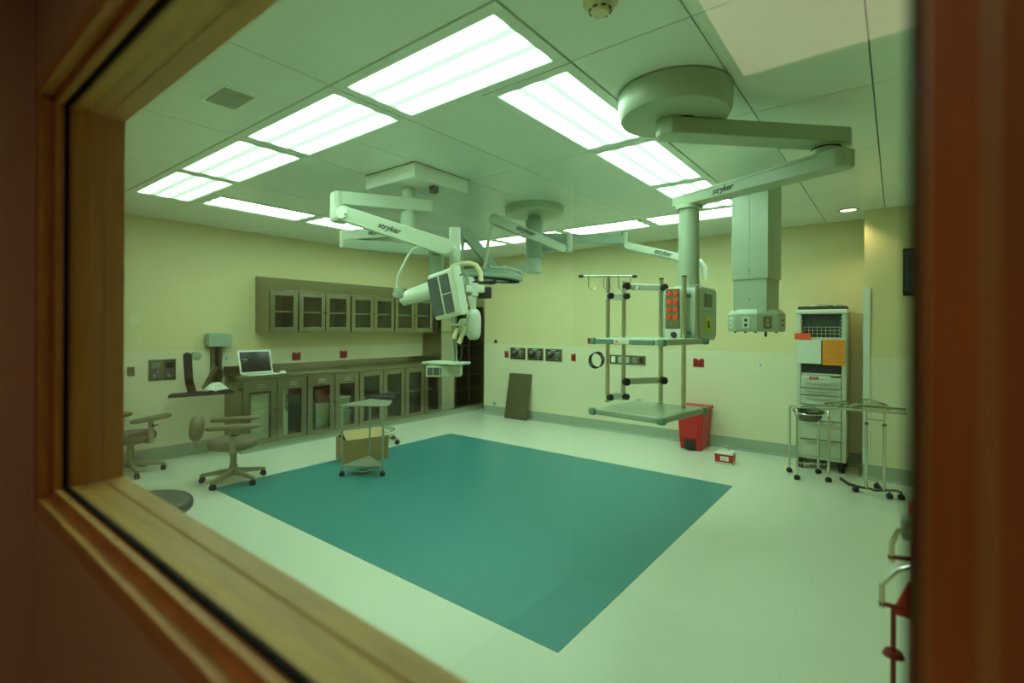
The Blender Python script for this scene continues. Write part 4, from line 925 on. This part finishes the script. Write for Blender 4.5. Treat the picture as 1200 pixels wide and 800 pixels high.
# viewing unit: tilted white casing with two dark glass panes
uh = (V((0,0,1)) - R*.20).normalized(); un = (R*-.72 - F*.69).normalized(); un = (un - uh*un.dot(uh)).normalized(); uw = un.cross(uh)
uw = uw if uw.dot(F) > 0 else -uw
vc = V((-2.800,2.764,1.971))
un_c = MB().obox(vc, uw*.165, un*.026, uh*.185).build('viewer_case', 'white_enamel', sw, bevel=.02)
MB().obox(vc + uw*.095 + un*.029, uw*.065, un*.003, uh*.150).build('viewer_pane', 'screen_grey', un_c)
MB().obox(vc - uw*.055 + un*.029, uw*.055, un*.003, uh*.150).build('viewer_pane', 'screen_grey', un_c)
MB().obox(vc - uw*.055 + un*.033, uw*.055, un*.002, uh*.003).build('pane_wire', 'plastic_white', un_c)
MB().obox(vc - uw*.18 - un*.01 - uh*.0, uw*.012, un*.035, uh*.19).build('viewer_edge', 'white_enamel', un_c, bevel=.008)
MB().cyl(vc - uw*.213 - un*.01 + uh*.11, vc - uw*.22 - un*.01 + uh*.11, .008, 10).build('screw', 'ink', un_c)
jc = V((-2.682,2.982,2.020))
jb = MB().obox(jc, R*.075, F*.04, V((0,0,.03))).obox(jc+V((0,0,-.005)), R*.028, F*.042, V((0,0,.055))).build('cross_joint', 'white_enamel', sw, bevel=.012)
MB().obox(V((-2.655,3.066,1.996)), R*.055, F*.05, V((0,0,.045))).build('camera_box', 'black', sw, bevel=.006)
MB().obox(V((-2.694,3.099,2.084)), R*.09, F*.03, V((0,0,.010))).build('camera_bar', 'black', sw, bevel=.004)
MB().cyl(V((-2.650,3.134,2.084)), V((-2.590,3.117,2.087)), .018, 12).build('camera_knob', 'black', sw, smooth=True)
a_, b_ = V((-2.704,2.965,1.965)), V((-2.692,2.974,1.800))
MB().loft([[a_+R*-.035+F*-.03, a_+R*.035+F*-.03, a_+R*.035+F*.03, a_+R*-.035+F*.03],[b_+R*-.015+F*-.02, b_+R*.02+F*-.02, b_+R*.02+F*.02, b_+R*-.015+F*.02]]).build('neck', 'white_enamel', sw, bevel=.008)
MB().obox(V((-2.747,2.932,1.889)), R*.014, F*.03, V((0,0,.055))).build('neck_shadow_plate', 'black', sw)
MB().ellipsoid(V((-2.692,2.975,1.738)), .05, .07, .125, 20, 12, None, .6).build('optics_body', 'white_enamel', sw, smooth=True, ang=80)
MB().ellipsoid(V((-2.752,2.928,1.717)), .05, .05, .07, 16, 8, None, .7).build('optics_body', 'arm_enamel', sw, smooth=True, ang=80)
MB().cyl(V((-2.680,2.921,1.812)), V((-2.723,2.888,1.683)), .010, 8).build('handle_rod', 'lamp_grey', sw, smooth=True)
MB().cyl(V((-2.760,2.859,1.710)), V((-2.781,2.842,1.622)), .019, 14).build('hand_grip', 'cream', sw, smooth=True)
MB().cyl(V((-2.712,2.896,1.724)), V((-2.749,2.867,1.588)), .019, 14).build('hand_grip', 'cream', sw, smooth=True)
MB().cyl(V((-2.823,2.836,1.737)), V((-2.720,2.915,1.731)), .011, 10).build('grip_bar', 'white_enamel', sw, smooth=True)
MB().tube([V((-2.749,2.867,1.588)), V((-2.727,2.884,1.561)), V((-2.738,2.876,1.534)), V((-2.733,2.880,1.500)), V((-2.743,2.872,1.439))], .006, 8).build('grip_cord', 'black', sw, smooth=True)
MB().cyl(V((-2.828,2.869,1.799)), V((-2.821,2.875,1.429)), .008, 10).cyl(V((-2.820,2.901,1.800)), V((-2.813,2.906,1.427)), .008, 10).build('hanger_rod', 'lamp_grey', sw, smooth=True)
c_ = V((-2.956,2.833,1.675))
MB().obox(c_, R*.125, F*.05, V((0,0,.009))).build('glass_shelf', 'clear_shelf', sw)
c_ = V((-2.865,2.841,1.428))
tr_ = MB().obox(c_, (R*.85-F*.5)*.175, (F*.85+R*.5)*.10, V((0,0,.010))).build('control_tray', 'arm_enamel', sw, bevel=.006)
c_ = V((-2.875,2.833,1.367))
bxo = MB().obox(c_, R*.135, F*.09, V((0,0,.043))).build('control_box', 'arm_enamel', sw, bevel=.006)
for k,(du,w_) in enumerate(((-.102,.021),(-.052,.024),(-.018,.005))):
    MB().obox(c_ + R*du - F*.0915, R*w_, F*.002, V((0,0,.030))).build('port_window', 'screen_grey', bxo)
MB().obox(c_ + R*-.075 - F*.09, R*.056, F*.0012, V((0,0,.040))).build('port_frame', 'white_enamel', bxo)
# ================================================================ far lamp hub
hu = thing('surgical_light_hub', 'far ceiling hub with round plate and folding surgical light arms', 'surgical light', (-3.27,4.63,C))
HX = V((-3.27,4.63,0))
MB().lathe([(.001,C+.002),(.335,C+.002),(.335,C-.07),(.32,C-.095),(.001,C-.10)], HX, 48).build('ceiling_plate', 'arm_enamel', hu, smooth=True, ang=30)
MB().cyl(HX+V((0,0,2.93)), HX+V((0,0,2.99)), .072, 24).build('neck', 'lamp_grey', hu, smooth=True)
MB().cyl(HX+V((0,0,2.50)), HX+V((0,0,2.93)), .10, 28).build('hub_tube', 'lamp_grey', hu, smooth=True)
MB().cyl(HX+V((0,0,2.335)), HX+V((0,0,2.50)), .085, 28).build('hub_tube', 'arm_enamel', hu, smooth=True)
def link(p, q, r, m='lamp_grey', nm='arm', rb=None): MB().stadium(p, q, r, r*1.6, (p-q).cross(V((0,0,1))), rb, 8).build(nm, m, hu, smooth=True, bevel=.004)
k1 = V((-2.967,4.785,2.619))
link(HX+V((0,0,2.60)), V((-2.967,4.785,2.638)), .045, nm='extension_arm')
MB().cyl(V((-2.930,4.814,2.773)), V((-2.929,4.814,2.571)), .045, 20).build('knuckle', 'arm_enamel', hu, smooth=True)
link(V((-2.910,4.640,2.585)), V((-3.335,3.994,2.845)), .042, 'arm_enamel', 'spring_arm', .055)
text('stryker', .075, V((-3.109,4.245,2.742)), (V((-2.910,4.640,2.585))-V((-3.335,3.994,2.845))), (0,0,1), 'ink', hu, shear=.25, bold=.001)
MB().tube([V((-3.349,3.984,2.853)), V((-3.363,3.973,2.746)), V((-3.390,3.952,2.550)), V((-3.410,3.936,2.300))], [.03,.018,.018,.022], 10).build('yoke_rod', 'arm_enamel', hu, smooth=True)
nz = (V((0,0,1)) + R*.06 - F*.02).normalized(); mtx = nz.to_track_quat('Z','Y').to_matrix()
lc = V((-3.361,3.974,2.256))
l2 = MB().lathe([(.001,.075),(.12,.07),(.27,.04),(.345,.005),(.345,-.03),(.30,-.045),(.001,-.05)], lc, 48, mtx).build('lamp_head', 'lamp_grey', hu, smooth=True, ang=50)
MB().lathe([(.30,-.044),(.31,-.052),(.25,-.056),(.20,-.052)], lc, 48, mtx, True).build('lens_ring', 'seal', l2, smooth=True)
MB().tube([lc+R*.33+V((0,0,.02)), lc+R*.30-F*.12+V((0,0,.035)), lc+R*.20-F*.22+V((0,0,.05)), lc-F*.26+V((0,0,.06))], .014, 8).build('lamp_rail', 'arm_enamel', l2, smooth=True)
link(HX+V((0,0,2.40)), V((-3.356,4.168,2.318)), .048, nm='extension_arm')
MB().cyl(V((-3.356,4.167,2.382)), V((-3.356,4.168,2.253)), .045, 20).build('knuckle', 'arm_enamel', hu, smooth=True)
link(V((-3.346,4.112,2.276)), V((-3.533,3.778,2.682)), .040, 'lamp_grey', 'spring_arm', .055)
MB().tube([V((-3.561,3.756,2.691)), V((-3.560,3.757,2.540)), V((-3.559,3.758,2.311))], [.035,.016,.02], 10).build('yoke_rod', 'lamp_grey', hu, smooth=True)
p3 = V((-2.601,5.574,2.770))
link(HX+V((0,0,2.74)), V((-2.617,5.561,2.780)), .05, nm='extension_arm')
MB().cyl(V((-2.610,5.567,2.872)), V((-2.609,5.568,2.667)), .045, 20).build('knuckle', 'arm_enamel', hu, smooth=True)
link(V((-2.563,5.540,2.700)), V((-1.940,6.148,2.534)), .042, 'white_enamel', 'spring_arm')
text('stryker', .075, V((-2.212,5.799,2.619)), (V((-1.940,6.148,2.534))-V((-2.563,5.540,2.700))), (0,0,1), 'ink', hu, shear=.25, bold=.001)
MB().tube([V((-1.965,6.129,2.544)), V((-1.899,6.180,2.524)), V((-1.858,6.212,2.462)), V((-1.849,6.219,2.327))], [.04,.04,.035,.03], 10).build('arm_end', 'white_enamel', hu, smooth=True)
MB().cyl(V((-1.849,6.219,2.347)), V((-1.849,6.219,2.275)), .022, 12).build('lamp_socket', 'cream', hu, smooth=True)
